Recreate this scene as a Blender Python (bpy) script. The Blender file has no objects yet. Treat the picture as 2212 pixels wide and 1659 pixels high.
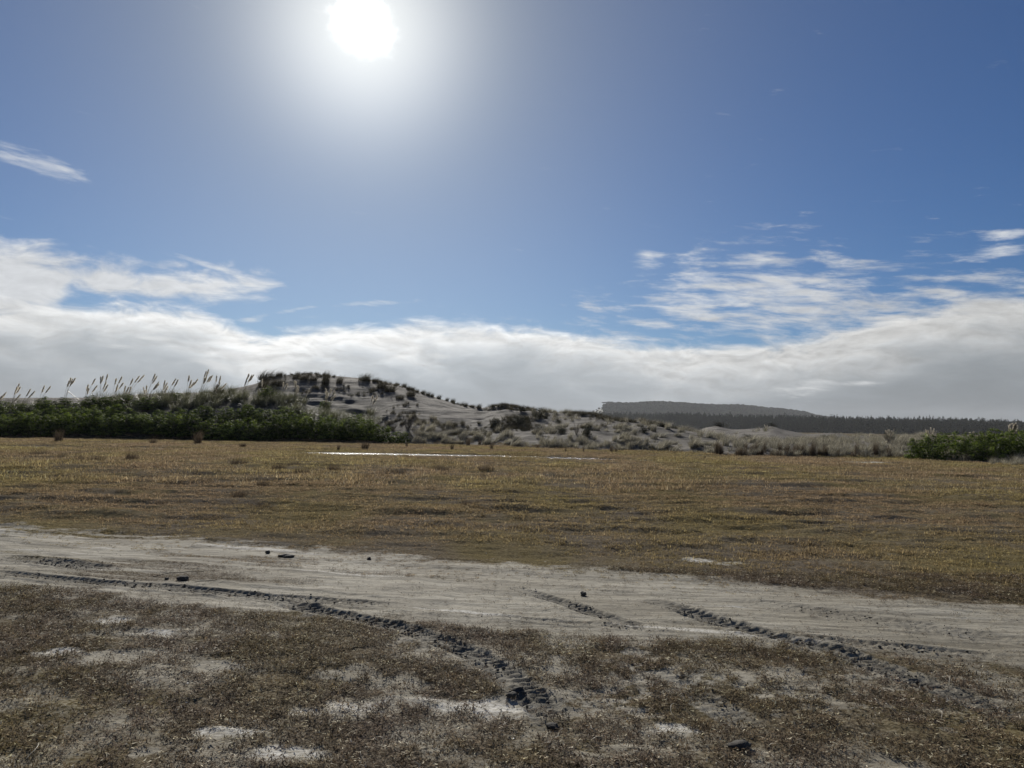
import bpy, math, random
import numpy as np
from mathutils import Matrix, Vector

# ------------------------------------------------------------------ camera
rad = math.radians
FPX, CX, CY = 1662.0, 1106.0, 829.5            # focal length and centre in a 2212 x 1659 frame
EYE = 1.6
PITCH = math.atan(92.5 / FPX)
ROLL = rad(0.9)
sc = bpy.context.scene
col = sc.collection
CAMR = Matrix.Rotation(rad(90) + PITCH, 3, 'X') @ Matrix.Rotation(ROLL, 3, 'Z')
cam = bpy.data.objects.new('camera', bpy.data.cameras.new('camera'))
cam.data.sensor_fit = 'HORIZONTAL'
cam.data.sensor_width = 36.0
cam.data.lens = 36.0 * FPX / 2212.0
cam.data.clip_start = 0.05
cam.data.clip_end = 20000
cam.matrix_world = Matrix.Translation((0, 0, EYE)) @ CAMR.to_4x4()
col.objects.link(cam)
sc.camera = cam

def ray(px, py):
    return CAMR @ Vector(((px - CX) / FPX, -(py - CY) / FPX, -1.0))

def at(px, py, Y):
    """the point at depth Y that is seen in that direction"""
    d = ray(px, py)
    return Vector((0, 0, EYE)) + d * (Y / d.y)

def gnd(px, py, z=0.0):
    d = ray(px, py)
    return Vector((0, 0, EYE)) + d * ((z - EYE) / d.z)

MR = np.array(CAMR)
def project(X, Y, Z):
    v = np.stack([X, Y, Z - EYE], -1) @ MR
    return CX - FPX * v[..., 0] / v[..., 2], CY + FPX * v[..., 1] / v[..., 2]

# ------------------------------------------------------------------ node helper
class NT:
    def __init__(s, tree): s.t = tree; s.n = tree.nodes; s.l = tree.links
    def new(s, typ, **kw):
        n = s.n.new(typ)
        for k, v in kw.items(): setattr(n, k, v)
        return n
    def put(s, sock, v):
        if isinstance(v, bpy.types.NodeSocket): s.l.new(v, sock)
        elif v is not None: sock.default_value = v
    def m(s, op, a, b=None, c=None, clamp=False):
        n = s.new('ShaderNodeMath', operation=op, use_clamp=clamp)
        for i, v in enumerate((a, b, c)):
            if v is not None: s.put(n.inputs[i], v)
        return n.outputs[0]
    def vm(s, op, a, b=None):
        n = s.new('ShaderNodeVectorMath', operation=op)
        s.put(n.inputs[0], a)
        if b is not None: s.put(n.inputs[1], b)
        return n.outputs['Value'] if op in ('DOT_PRODUCT', 'LENGTH') else n.outputs[0]
    def ss(s, x, lo, hi):
        n = s.new('ShaderNodeMapRange', interpolation_type='SMOOTHSTEP')
        s.put(n.inputs[0], x); s.put(n.inputs[1], lo); s.put(n.inputs[2], hi)
        return n.outputs[0]
    def mix(s, f, a, b, bt='MIX'):
        n = s.new('ShaderNodeMix', data_type='RGBA', blend_type=bt)
        s.put(n.inputs[0], f)
        for k, v in ((6, a), (7, b)):
            if isinstance(v, (tuple, list)) and len(v) == 3: v = (*v, 1)
            s.put(n.inputs[k], v)
        return n.outputs[2]
    def xyz(s, x, y, z=0.0):
        n = s.new('ShaderNodeCombineXYZ')
        for i, v in enumerate((x, y, z)): s.put(n.inputs[i], v)
        return n.outputs[0]
    def noise(s, vec, scale, detail=4, rough=.55, dist=0.0):
        n = s.new('ShaderNodeTexNoise')
        s.put(n.inputs['Vector'], vec); n.inputs['Scale'].default_value = scale
        n.inputs['Detail'].default_value = detail; n.inputs['Roughness'].default_value = rough
        n.inputs['Distortion'].default_value = dist
        return n.outputs[0]
    def curve(s, x, pts):
        n = s.new('ShaderNodeFloatCurve')
        s.put(n.inputs['Value'], x)
        c = n.mapping.curves[0]
        while len(c.points) < len(pts): c.points.new(.5, .5)
        for p, (a, b) in zip(c.points, sorted(pts)): p.location = (a, b)
        n.mapping.update()
        return n.outputs[0]

# ------------------------------------------------------------------ sun and sky
SUN = ray(785, 62).normalized()
SUN_EL = math.asin(SUN.z)
SUN_AZ = math.atan2(SUN.x, SUN.y)              # clockwise from +Y
sun = bpy.data.objects.new('sun', bpy.data.lights.new('sun', 'SUN'))
sun.data.energy = 5.0
sun.data.angle = rad(0.53)
sun.data.color = (1.0, 0.95, 0.87)
sun.rotation_euler = SUN.to_track_quat('Z', 'Y').to_euler()
col.objects.link(sun)

world = bpy.data.worlds.new('World')
sc.world = world
world.use_nodes = True
w = NT(world.node_tree)
w.n.clear()
SKYK = 0.10
sky = w.new('ShaderNodeTexSky', sky_type='NISHITA')
sky.sun_disc = False
sky.sun_elevation = SUN_EL
sky.sun_rotation = SUN_AZ
sky.altitude = 0
sky.air_density = 1.0
sky.dust_density = 0.0
sky.ozone_density = 2.2
D = w.vm('NORMALIZE', w.new('ShaderNodeTexCoord').outputs['Generated'])
sep = w.new('ShaderNodeSeparateXYZ'); w.put(sep.inputs[0], D)
dx, dy, dz = sep.outputs
az = w.m('MULTIPLY', w.m('ARCTAN2', dx, dy), 57.29578)
el = w.m('MULTIPLY', w.m('ARCSINE', dz), 57.29578)
ang = w.m('MULTIPLY', w.m('ARCCOSINE', w.m('MINIMUM', w.vm('DOT_PRODUCT', D, tuple(SUN)), 1.0)), 57.29578)
def gauss(x, a, wd): return w.m('MULTIPLY', w.m('EXPONENT', w.m('MULTIPLY', w.m('POWER', w.m('DIVIDE', x, wd), 2.0), -1.0)), a)
def expo(x, a, tau): return w.m('MULTIPLY', w.m('EXPONENT', w.m('DIVIDE', x, -tau)), a)
# forward scattering of the sun in thin haze (aureole)
wide = expo(ang, 0.47, 12.6)
sdist = w.vm('SUBTRACT', D, tuple(SUN))
veil = w.noise(sdist, 26.0, 5, .62)
angc = w.m('MULTIPLY', ang, w.m('ADD', .30, w.m('MULTIPLY', veil, 1.4)))
near = w.m('ADD', gauss(ang, 0.52, 6.2), gauss(angc, 16.0, .92))
base = w.mix(1.0, sky.outputs[0], (SKYK * .168, SKYK * .32, SKYK * .52), 'MULTIPLY')
base = w.mix(1.0, base, w.mix(1.0, w.xyz(wide, wide, wide), (1.0, .90, .44), 'MULTIPLY'), 'ADD')
sunaz = w.m('EXPONENT', w.m('MULTIPLY', w.m('POWER', w.m('DIVIDE', w.m('ADD', az, -math.degrees(SUN_AZ)), 26.0), 2.0), -1.0))
lowh = w.m('MULTIPLY', gauss(el, 0.14, 17.0), sunaz)
base = w.mix(1.0, base, w.mix(1.0, w.xyz(lowh, lowh, lowh), (1.0, .95, .70), 'MULTIPLY'), 'ADD')
# clouds, laid out over azimuth and elevation in degrees
def azel(px, py):
    d = ray(px, py).normalized()
    return math.degrees(math.atan2(d.x, d.y)), math.degrees(math.asin(d.z))
def elcurve(pts):
    q = []
    for p in pts:
        a, e = azel(*p); q.append(((a + 38) / 76, e / 20))
    return w.m('MULTIPLY', w.curve(w.m('DIVIDE', w.m('ADD', az, 38.0), 76.0, clamp=True), q), 20.0)
cv = w.xyz(w.m('MULTIPLY', az, 0.1), w.m('MULTIPLY', el, 0.26), w.m('MULTIPLY', dy, 0.6))
wrp = w.new('ShaderNodeTexNoise'); w.put(wrp.inputs['Vector'], cv); wrp.inputs['Scale'].default_value = 1.6
cvw = w.vm('ADD', cv, w.vm('MULTIPLY', w.vm('SUBTRACT', wrp.outputs['Color'], (.5, .5, .5)), (.55, .55, .55)))
nz = w.noise(cvw, 2.6, 7, .60)
nzb = w.noise(cvw, 1.1, 5, .52)
nz2 = w.noise(w.vm('ADD', cvw, (.012, .085, 0)), 2.6, 7, .60)
billow = w.m('SUBTRACT', nz, nz2)  # paints lit upper edges onto the cloud puffs
# streaks drawn out down the wind, slightly falling to the right
cs = w.xyz(w.m('ADD', w.m('MULTIPLY', az, 0.10), w.m('MULTIPLY', el, 0.05)), w.m('ADD', w.m('MULTIPLY', el, 0.55), w.m('MULTIPLY', az, 0.035)), 3.7)
cs = w.vm('ADD', cs, w.vm('MULTIPLY', w.vm('SUBTRACT', wrp.outputs['Color'], (.5, .5, .5)), (.35, .35, .35)))
nst = w.noise(cs, 2.4, 7, .62)
top = elcurve([(-150, 640), (60, 655), (150, 660), (300, 668), (420, 678), (490, 700), (560, 728), (640, 714), (750, 704), (900, 698), (1050, 704), (1200, 715), (1350, 735), (1450, 750), (1550, 752), (1700, 738), (1800, 715), (1900, 690), (2000, 668), (2212, 640), (2360, 640)])
depth = w.m('SUBTRACT', w.m('ADD', top, w.m('ADD', w.m('MULTIPLY', w.m('SUBTRACT', nz, .5), 2.4), w.m('MULTIPLY', w.m('SUBTRACT', nst, .5), 1.2))), el)
bank = w.ss(depth, -0.50, 0.85)
dep = w.m('ADD', depth, w.m('ADD', w.m('MULTIPLY', w.m('SUBTRACT', nzb, .5), 4.5), w.m('MULTIPLY', w.m('SUBTRACT', nz, .5), 2.0)))
lum = w.curve(w.m('DIVIDE', dep, 8.0, clamp=True), [(0, .90), (.12, .87), (.32, .64), (.55, .44), (.80, .35), (1, .36)])
lum = w.m('ADD', lum, w.m('MULTIPLY', billow, w.m('ADD', .14, w.m('MULTIPLY', w.ss(dep, 4.5, .5), 1.2))))
lum = w.m('MULTIPLY', lum, w.m('ADD', 0.64, w.m('MULTIPLY', sunaz, 0.43)))
warm = w.ss(dep, 5.0, 0.0)
bankc = w.mix(1.0, w.xyz(lum, lum, lum), w.mix(warm, (.91, 1.0, 1.08), (1.0, 1.0, .985)), 'MULTIPLY')
def band(tp, bt, soft, amp, n1):
    a = w.m('SUBTRACT', elcurve(tp), el); b = w.m('SUBTRACT', el, elcurve(bt))
    return w.m('ADD', w.m('MULTIPLY', w.m('MINIMUM', a, b), soft), w.m('MULTIPLY', w.m('SUBTRACT', n1, .5), amp))
OFF = [(600, 700), (800, 760)]
lw = band([(-150, 500), (0, 512), (100, 530), (200, 558), (300, 568), (420, 570), (520, 578), (600, 602), (640, 640), (2300, 700)],
          [(-150, 720), (120, 690), (170, 645), (250, 668), (350, 666), (450, 660), (570, 640), (640, 612), (2300, 600)], .75, 3.4, nz)
rw = band([(-100, 760), (1150, 730), (1280, 688), (1380, 655), (1450, 606), (1550, 555), (1650, 534), (1800, 560), (1870, 575), (1950, 580), (2100, 590), (2212, 585), (2360, 580)],
          [(-100, 700), (1150, 700), (1250, 716), (1400, 726), (1560, 738), (1700, 745), (1800, 760), (2212, 760), (2360, 760)], .36, 7.0, nst)
wisp = None
for px, py, rx, ry, tl in ((60, 342, 105, 20, .18), (20, 336, 45, 15, .15), (545, 690, 40, 12, -.25), (790, 656, 110, 8, -.08), (640, 668, 60, 6, -.2), (1400, 560, 40, 40, .1), (2150, 545, 90, 18, .0), (2190, 505, 60, 10, -.05), (440, 568, 60, 9, .25),
                           (960, 772, 55, 9, .05), (1330, 782, 60, 8, -.05), (260, 748, 60, 8, 0), (330, 730, 50, 7, 0), (1740, 840, 70, 25, -.1), (1860, 828, 45, 6, 0), (470, 790, 50, 22, .3), (500, 765, 50, 14, .1)):
    a0, e0 = azel(px, py); ra, re = rx / FPX * 57.3, ry / FPX * 57.3
    u = w.m('SUBTRACT', az, a0)
    v = w.m('ADD', w.m('SUBTRACT', el, e0), w.m('MULTIPLY', u, tl))
    g = w.m('EXPONENT', w.m('MULTIPLY', w.m('ADD', w.m('POWER', w.m('DIVIDE', u, ra), 2.0), w.m('POWER', w.m('DIVIDE', v, re), 2.0)), -1.0))
    wisp = g if wisp is None else w.m('MAXIMUM', wisp, g)
wispd = w.ss(w.m('ADD', w.m('MULTIPLY', wisp, .75), w.m('MULTIPLY', w.m('SUBTRACT', nst, .5), 2.2)), .30, 1.15)
lwd = w.m('MULTIPLY', w.ss(lw, -.15, 1.0), .93)
rwd = w.m('MULTIPLY', w.ss(rw, -.35, 1.9), .90)
upl = w.m('ADD', w.m('ADD', w.m('MULTIPLY', nzb, .30), w.m('MULTIPLY', billow, .55)), w.m('ADD', .46, w.m('MULTIPLY', sunaz, .14)))
uplc = w.mix(1.0, w.xyz(upl, upl, upl), (1.0, 1.02, 1.04), 'MULTIPLY')
skyc = w.mix(lwd, base, uplc)
skyc = w.mix(rwd, skyc, uplc)
skyc = w.mix(bank, skyc, bankc)
skyc = w.mix(w.m('MULTIPLY', wispd, .75), skyc, (.80, .81, .81))
skyc = w.mix(1.0, skyc, w.xyz(near, near, w.m('MULTIPLY', near, .99)), 'ADD')
bg = w.new('ShaderNodeBackground')
w.l.new(w.mix(1.0, skyc, (1 / SKYK, 1 / SKYK, 1 / SKYK), 'MULTIPLY'), bg.inputs['Color'])
bg.inputs['Strength'].default_value = SKYK
w.l.new(bg.outputs[0], w.new('ShaderNodeOutputWorld').inputs[0])

sc.view_settings.view_transform = 'Standard'
sc.view_settings.look = 'None'
sc.view_settings.exposure = 0.0
sc.view_settings.gamma = 1.0
sc.cycles.use_denoising = True
sc.cycles.denoiser = 'OPENIMAGEDENOISE'
sc.cycles.denoising_input_passes = 'RGB_ALBEDO_NORMAL'
sc.cycles.denoising_prefilter = 'ACCURATE'
sc.cycles.max_bounces = 6
sc.cycles.diffuse_bounces = 3
sc.cycles.transparent_max_bounces = 8
sc.cycles.volume_bounces = 1
sc.cycles.sample_clamp_indirect = 4.0

# ------------------------------------------------------------------ numeric helpers
def _h(ix, iy, seed):
    h = (ix.astype(np.int64) * 374761393 + iy.astype(np.int64) * 668265263 + seed * 974634777) & 0xffffffff
    h = ((h ^ (h >> 13)) * 1274126177) & 0xffffffff
    return ((h ^ (h >> 16)) & 0xffffff) / float(0xffffff)
def vnoise(x, y, seed=0):
    x = np.asarray(x, float); y = np.asarray(y, float)
    ix, iy = np.floor(x), np.floor(y); fx, fy = x - ix, y - iy
    fx = fx * fx * fx * (fx * (fx * 6 - 15) + 10); fy = fy * fy * fy * (fy * (fy * 6 - 15) + 10)
    a = _h(ix, iy, seed); b = _h(ix + 1, iy, seed); c = _h(ix, iy + 1, seed); d = _h(ix + 1, iy + 1, seed)
    return (a + (b - a) * fx) * (1 - fy) + (c + (d - c) * fx) * fy
def fbm(x, y, o=4, seed=0, g=.5):
    s = 0; a = 1; t = 0
    for i in range(o):
        s = s + a * vnoise(x * 2 ** i + 17.3 * i, y * 2 ** i - 9.1 * i, seed + i); t += a; a *= g
    return s / t - .5
def sst(x, a, b):
    t = np.clip((x - a) / (b - a), 0, 1); return t * t * (3 - 2 * t)
def terp(x, pts, k=1):
    p = np.array(pts, float); return np.interp(x, p[:, 0], p[:, k])

def mesh_np(name, V, F, smooth=True, attrs=None, mat=None):
    """V (n,3), F (m,k) with one k for all faces"""
    V = np.ascontiguousarray(V, np.float32); F = np.ascontiguousarray(F, np.int32)
    me = bpy.data.meshes.new(name)
    m, k = F.shape
    me.vertices.add(len(V)); me.vertices.foreach_set('co', V.ravel())
    me.loops.add(m * k); me.loops.foreach_set('vertex_index', F.ravel())
    me.polygons.add(m); me.polygons.foreach_set('loop_start', np.arange(0, m * k, k, dtype=np.int32))
    if smooth: me.polygons.foreach_set('use_smooth', np.ones(m, bool))
    for a, v in (attrs or {}).items():
        me.attributes.new(a, 'FLOAT', 'POINT').data.foreach_set('value', np.ascontiguousarray(v, np.float32))
    me.update(calc_edges=True)
    if mat: me.materials.append(mat)
    return me

def obj(name, me, parent=None, loc=None, rot=None, scale=None, link=True, **props):
    o = bpy.data.objects.new(name, me)
    if link: col.objects.link(o)
    if parent: o.parent = parent
    if loc is not None: o.location = loc
    if rot is not None: o.rotation_euler = rot
    if scale is not None: o.scale = scale
    for k, v in props.items(): o[k] = v
    if 'category' in props: o['kind'] = 'thing'
    return o

def ribbons(base, azm, tilt, curl, L, W, segs=3, wind=None, taper=1.3):
    """curved tapering strips; every argument an array of n"""
    n = len(L)
    p = np.array(base, float).copy(); out = []
    wd = np.stack([-np.sin(azm), np.cos(azm), np.zeros(n)], -1)
    for k in range(segs + 1):
        f = k / segs
        hw = (W * np.clip(1 - f ** taper, .06, 1) * .5)[:, None]
        q = p if wind is None else p + np.asarray(wind) * (L * f * f)[:, None]
        out += [q - wd * hw, q + wd * hw]
        th = tilt + curl * (f + .5 / segs)
        p = p + np.stack([np.sin(th) * np.cos(azm), np.sin(th) * np.sin(azm), np.cos(th)], -1) * (L / segs)[:, None]
    V = np.stack(out, 1)
    s = 2 * (segs + 1)
    q = np.array([[2 * k, 2 * k + 1, 2 * k + 3, 2 * k + 2] for k in range(segs)])
    F = (q[None] + (np.arange(n) * s)[:, None, None]).reshape(-1, 4)
    return V.reshape(-1, 3), F, s

def tube(path, r0, r1, sides=5):
    path = np.array(path, float); n = len(path)
    t = np.gradient(path, axis=0); t /= np.linalg.norm(t, axis=1)[:, None] + 1e-9
    ref = np.array([0.31, 0.17, .93]) if abs(t[:, 2]).mean() < .8 else np.array([1., .1, 0])
    u = np.cross(t, ref); u /= np.linalg.norm(u, axis=1)[:, None] + 1e-9
    v = np.cross(t, u)
    a = np.arange(sides) * 2 * np.pi / sides
    r = np.linspace(r0, r1, n)[:, None, None]
    V = path[:, None] + r * (np.cos(a)[None, :, None] * u[:, None] + np.sin(a)[None, :, None] * v[:, None])
    F = [[i * sides + j, i * sides + (j + 1) % sides, (i + 1) * sides + (j + 1) % sides, (i + 1) * sides + j] for i in range(n - 1) for j in range(sides)]
    return V.reshape(-1, 3), np.array(F)

def join(parts):
    V, F, o = [], [], 0
    for v, f in parts:
        V.append(v); F.append(f + o); o += len(v)
    return np.concatenate(V), np.concatenate(F)

def leaves(C, N, size, rng, asp=.55):
    """leaf quads (a folded diamond) at C (n,3), facing about N"""
    n = len(C)
    N = N + rng.normal(0, .45, (n, 3)); N /= np.linalg.norm(N, axis=1)[:, None] + 1e-9
    r = rng.normal(0, 1, (n, 3)); U = np.cross(N, r); U /= np.linalg.norm(U, axis=1)[:, None] + 1e-9
    Vv = np.cross(N, U); s = size[:, None]
    q = np.stack([C - U * s, C - Vv * s * asp + N * s * .12, C + U * s, C + Vv * s * asp + N * s * .12], 1)
    return q.reshape(-1, 3), (np.arange(n)[:, None] * 4 + np.arange(4)[None])

# ------------------------------------------------------------------ materials
def mat(name):
    m = bpy.data.materials.new(name); m.use_nodes = True
    t = NT(m.node_tree); t.n.clear()
    return m, t, t.new('ShaderNodeOutputMaterial')

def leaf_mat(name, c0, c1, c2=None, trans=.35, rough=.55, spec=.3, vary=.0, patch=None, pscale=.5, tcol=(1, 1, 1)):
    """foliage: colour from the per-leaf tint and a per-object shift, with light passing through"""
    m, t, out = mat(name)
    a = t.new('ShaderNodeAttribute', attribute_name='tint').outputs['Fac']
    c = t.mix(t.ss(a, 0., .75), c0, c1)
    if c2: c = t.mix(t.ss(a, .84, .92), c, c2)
    if patch:
        geo = t.new('ShaderNodeNewGeometry').outputs['Position']
        f = t.noise(t.vm('MULTIPLY', geo, (1, .55, 1)), pscale, 5, .6)
        c = t.mix(t.ss(f, .40, .62), c, t.mix(1.0, c, patch, 'MULTIPLY'))
    if vary:
        r = t.new('ShaderNodeObjectInfo').outputs['Random']
        k = t.m('ADD', 1 - vary, t.m('MULTIPLY', r, 2 * vary))
        c = t.mix(1.0, c, t.xyz(k, k, t.m('MULTIPLY', k, .97)), 'MULTIPLY')
    b = t.new('ShaderNodeBsdfPrincipled')
    t.put(b.inputs['Base Color'], c); b.inputs['Roughness'].default_value = rough
    b.inputs['Specular IOR Level'].default_value = spec
    tr = t.new('ShaderNodeBsdfTranslucent'); t.put(tr.inputs[0], t.mix(1.0, c, tcol, 'MULTIPLY'))
    mx = t.new('ShaderNodeMixShader'); mx.inputs[0].default_value = trans
    t.l.new(b.outputs[0], mx.inputs[1]); t.l.new(tr.outputs[0], mx.inputs[2]); t.l.new(mx.outputs[0], out.inputs[0])
    return m

def plain(name, c, rough=.85, spec=.25, var=None, scale=8, bump=0, bscale=40):
    m, t, out = mat(name)
    b = t.new('ShaderNodeBsdfPrincipled')
    co = t.new('ShaderNodeTexCoord').outputs['Object']
    if var: c = t.mix(t.ss(t.noise(co, scale, 5, .6), .35, .68), c, var)
    t.put(b.inputs['Base Color'], c if not isinstance(c, tuple) else (*c, 1))
    b.inputs['Roughness'].default_value = rough; b.inputs['Specular IOR Level'].default_value = spec
    if bump:
        bp = t.new('ShaderNodeBump'); bp.inputs['Strength'].default_value = .8; bp.inputs['Distance'].default_value = bump
        t.put(bp.inputs['Height'], t.noise(co, bscale, 5, .65)); t.l.new(bp.outputs[0], b.inputs['Normal'])
    t.l.new(b.outputs[0], out.inputs[0])
    return m

def ground_mat():
    m, t, out = mat('sandy_ground')
    at_ = lambda n: t.new('ShaderNodeAttribute', attribute_name=n).outputs['Fac']
    P = t.new('ShaderNodeNewGeometry').outputs['Position']
    rotm = t.new('ShaderNodeMapping'); t.put(rotm.inputs[0], P); rotm.inputs['Rotation'].default_value = (0, 0, rad(16)); rotm.inputs['Scale'].default_value = (.14, 2.4, 1)
    streak = t.noise(rotm.outputs[0], 4.2, 8, .68)
    fine = t.noise(P, 34, 6, .68); grain = t.noise(P, 170, 3, .7); big = t.noise(P, .8, 5, .55)
    sandc = t.mix(t.ss(streak, .35, .68), (.212, .190, .142), (.412, .378, .298))
    sandc = t.mix(t.ss(fine, .52, .74), sandc, (.135, .118, .086))
    sandc = t.mix(t.ss(big, .40, .66), sandc, t.mix(1.0, sandc, (.80, .78, .74), 'MULTIPLY'))
    soil = t.mix(t.ss(fine, .38, .66), (.095, .078, .058), (.215, .182, .135))
    soil = t.mix(t.ss(t.noise(t.vm('MULTIPLY', P, (1, .5, 1)), .35, 5, .6), .40, .62), soil, t.mix(1.0, soil, (1.08, 1.05, .72), 'MULTIPLY'))
    s = t.m('ADD', at_('sand'), t.m('MULTIPLY', t.m('SUBTRACT', fine, .5), 1.0))
    c = t.mix(t.ss(s, .30, .66), soil, sandc)
    c = t.mix(t.m('MULTIPLY', at_('pale'), t.ss(fine, .70, .40)), c, (.62, .60, .54))
    c = t.mix(t.m('MULTIPLY', at_('damp'), .85), c, t.mix(t.ss(fine, .4, .65), (.036, .033, .027), (.085, .079, .064)))
    b = t.new('ShaderNodeBsdfPrincipled'); t.put(b.inputs['Base Color'], c)
    b.inputs['Roughness'].default_value = .9; t.put(b.inputs['Specular IOR Level'], t.m('MULTIPLY', t.ss(s, .3, .7), .22))
    bp = t.new('ShaderNodeBump'); bp.inputs['Strength'].default_value = .9; bp.inputs['Distance'].default_value = .012
    t.put(bp.inputs['Height'], t.m('ADD', t.m('MULTIPLY', fine, .8), t.m('ADD', t.m('MULTIPLY', grain, .22), t.m('MULTIPLY', streak, .9))))
    t.l.new(bp.outputs[0], b.inputs['Normal']); t.l.new(b.outputs[0], out.inputs[0])
    return m

def dune_mat():
    m, t, out = mat('dune_sand')
    P = t.new('ShaderNodeNewGeometry').outputs['Position']
    lay = t.noise(t.vm('MULTIPLY', P, (.12, .5, 2.6)), 1.5, 7, .62)
    f = t.noise(P, 3.2, 6, .65)
    c = t.mix(t.ss(lay, .36, .66), (.078, .067, .053), (.175, .156, .126))
    c = t.mix(t.ss(f, .56, .74), c, (.070, .060, .046))
    g = t.new('ShaderNodeAttribute', attribute_name='veg').outputs['Fac']
    c = t.mix(t.m('MULTIPLY', g, t.ss(f, .30, .55)), c, (.050, .046, .028))
    b = t.new('ShaderNodeBsdfPrincipled'); t.put(b.inputs['Base Color'], c); b.inputs['Roughness'].default_value = .9
    b.inputs['Specular IOR Level'].default_value = .2
    bp = t.new('ShaderNodeBump'); bp.inputs['Strength'].default_value = 1; bp.inputs['Distance'].default_value = .22
    t.put(bp.inputs['Height'], t.m('ADD', t.m('MULTIPLY', lay, 1.3), t.m('MULTIPLY', f, .45)))
    t.l.new(bp.outputs[0], b.inputs['Normal']); t.l.new(b.outputs[0], out.inputs[0])
    return m

def water_mat():
    m, t, out = mat('shallow_water')
    P = t.new('ShaderNodeNewGeometry').outputs['Position']
    b = t.new('ShaderNodeBsdfPrincipled'); b.inputs['Base Color'].default_value = (.05, .05, .045, 1)
    b.inputs['Roughness'].default_value = .22; b.inputs['IOR'].default_value = 1.33
    bp = t.new('ShaderNodeBump'); bp.inputs['Strength'].default_value = 1; bp.inputs['Distance'].default_value = .30
    t.put(bp.inputs['Height'], t.noise(t.vm('MULTIPLY', P, (.7, 1.6, 1)), 5, 4, .6)); t.l.new(bp.outputs[0], b.inputs['Normal'])
    t.l.new(b.outputs[0], out.inputs[0])
    return m

M_ground = ground_mat(); M_dune = dune_mat(); M_water = water_mat()
M_turf = leaf_mat('turf', (.056, .040, .029), (.285, .212, .146), (.74, .66, .52), .26, .75, .05, .42, (1.0, 1.02, .80), .9)
M_field = leaf_mat('field_grass', (.200, .140, .080), (.465, .345, .210), (.56, .47, .33), .43, .75, .04, .42, (.97, 1.06, .80), .15)
M_straw = leaf_mat('dry_straw', (.46, .40, .29), (.66, .60, .47), None, .25, .45, .5, .15)
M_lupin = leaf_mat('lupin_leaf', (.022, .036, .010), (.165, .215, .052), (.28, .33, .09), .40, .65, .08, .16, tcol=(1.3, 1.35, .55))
M_shrub = leaf_mat('dark_shrub_leaf', (.018, .020, .012), (.050, .052, .028), (.12, .11, .07), .22, .7, .08, .2)
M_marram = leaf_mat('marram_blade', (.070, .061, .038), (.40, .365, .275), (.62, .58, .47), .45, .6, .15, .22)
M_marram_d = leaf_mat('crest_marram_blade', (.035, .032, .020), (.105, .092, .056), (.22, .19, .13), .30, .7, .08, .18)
M_rush = leaf_mat('rush_stem', (.060, .046, .034), (.150, .110, .072), (.27, .21, .14), .30, .7, .08, .2)
M_tleaf = leaf_mat('plume_grass_leaf', (.075, .082, .040), (.20, .20, .105), (.42, .40, .28), .38, .42, .35, .15)
M_plume = leaf_mat('plume', (.56, .50, .40), (.80, .74, .63), None, .55, .6, .2, .1)
M_stalk = plain('plume_stalk', (.33, .28, .17))
M_wood = plain('grey_bark', (.10, .085, .070), var=(.17, .15, .125), scale=20)
M_pine = leaf_mat('pine_needles', (.005, .008, .005), (.034, .042, .025), (.065, .074, .046), .16, .9, .02, .3)
M_wood2 = leaf_mat('far_wood_leaf', (.012, .018, .010), (.075, .086, .050), None, .16, .9, .02, .25)
M_hill = plain('wooded_slope', (.030, .036, .020), var=(.060, .062, .036), scale=.05)
M_clod = plain('mud_clod', (.045, .040, .034), .85, .2, (.080, .074, .060), 30, .005, 60)
M_crumb = plain('soil_crumb', (.050, .044, .036), .85, .25, (.13, .12, .098), 25)
M_shell = plain('shell_chip', (.62, .60, .55), .35, .5)
M_twig = plain('dark_twig_bark', (.045, .036, .028), .8)

# ------------------------------------------------------------------ ground shape
def pg(pts): return np.array([[gnd(*p).x, gnd(*p).y] for p in pts])
FAR_EDGE = pg([(-160, 1128), (0, 1136), (200, 1145), (450, 1166), (620, 1186), (800, 1196), (1000, 1206), (1150, 1215), (1300, 1229), (1500, 1246), (1700, 1260), (1900, 1276), (2212, 1297), (2400, 1310)])
NEAR_EDGE = pg([(-160, 1264), (0, 1268), (150, 1273), (300, 1298), (500, 1322), (800, 1342), (1000, 1353), (1250, 1370), (1400, 1384), (1600, 1384), (1800, 1402), (2000, 1424), (2212, 1450), (2400, 1470)])
PATCHES = [(230, 1342, 60, 9, .9), (350, 1371, 75, 13, .95), (130, 1407, 55, 9, 1.), (270, 1415, 110, 22, .7), (450, 1442, 90, 14, .75), (350, 1470, 70, 12, .7), (760, 1450, 90, 22, .8), (860, 1470, 110, 18, .75), (1030, 1516, 170, 26, 1.), (790, 1532, 120, 24, .85), (490, 1580, 80, 16, .9), (310, 1622, 60, 15, .8), (620, 1628, 100, 22, .85),
           (1270, 1535, 130, 22, .8), (1456, 1570, 75, 16, .9), (1180, 1500, 90, 30, .7), (1480, 1440, 160, 40, .58), (1620, 1470, 200, 40, .48), (1900, 1470, 240, 40, .45), (1350, 1440, 180, 60, .45), (1850, 1540, 260, 50, .35), (600, 1390, 200, 26, .38), (1510, 1208, 45, 5, .95), (1560, 1214, 60, 5, .5), (330, 1160, 70, 5, .6), (1872, 998, 42, 2.6, 1.0), (1835, 992, 40, 1.5, .9)]
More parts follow.
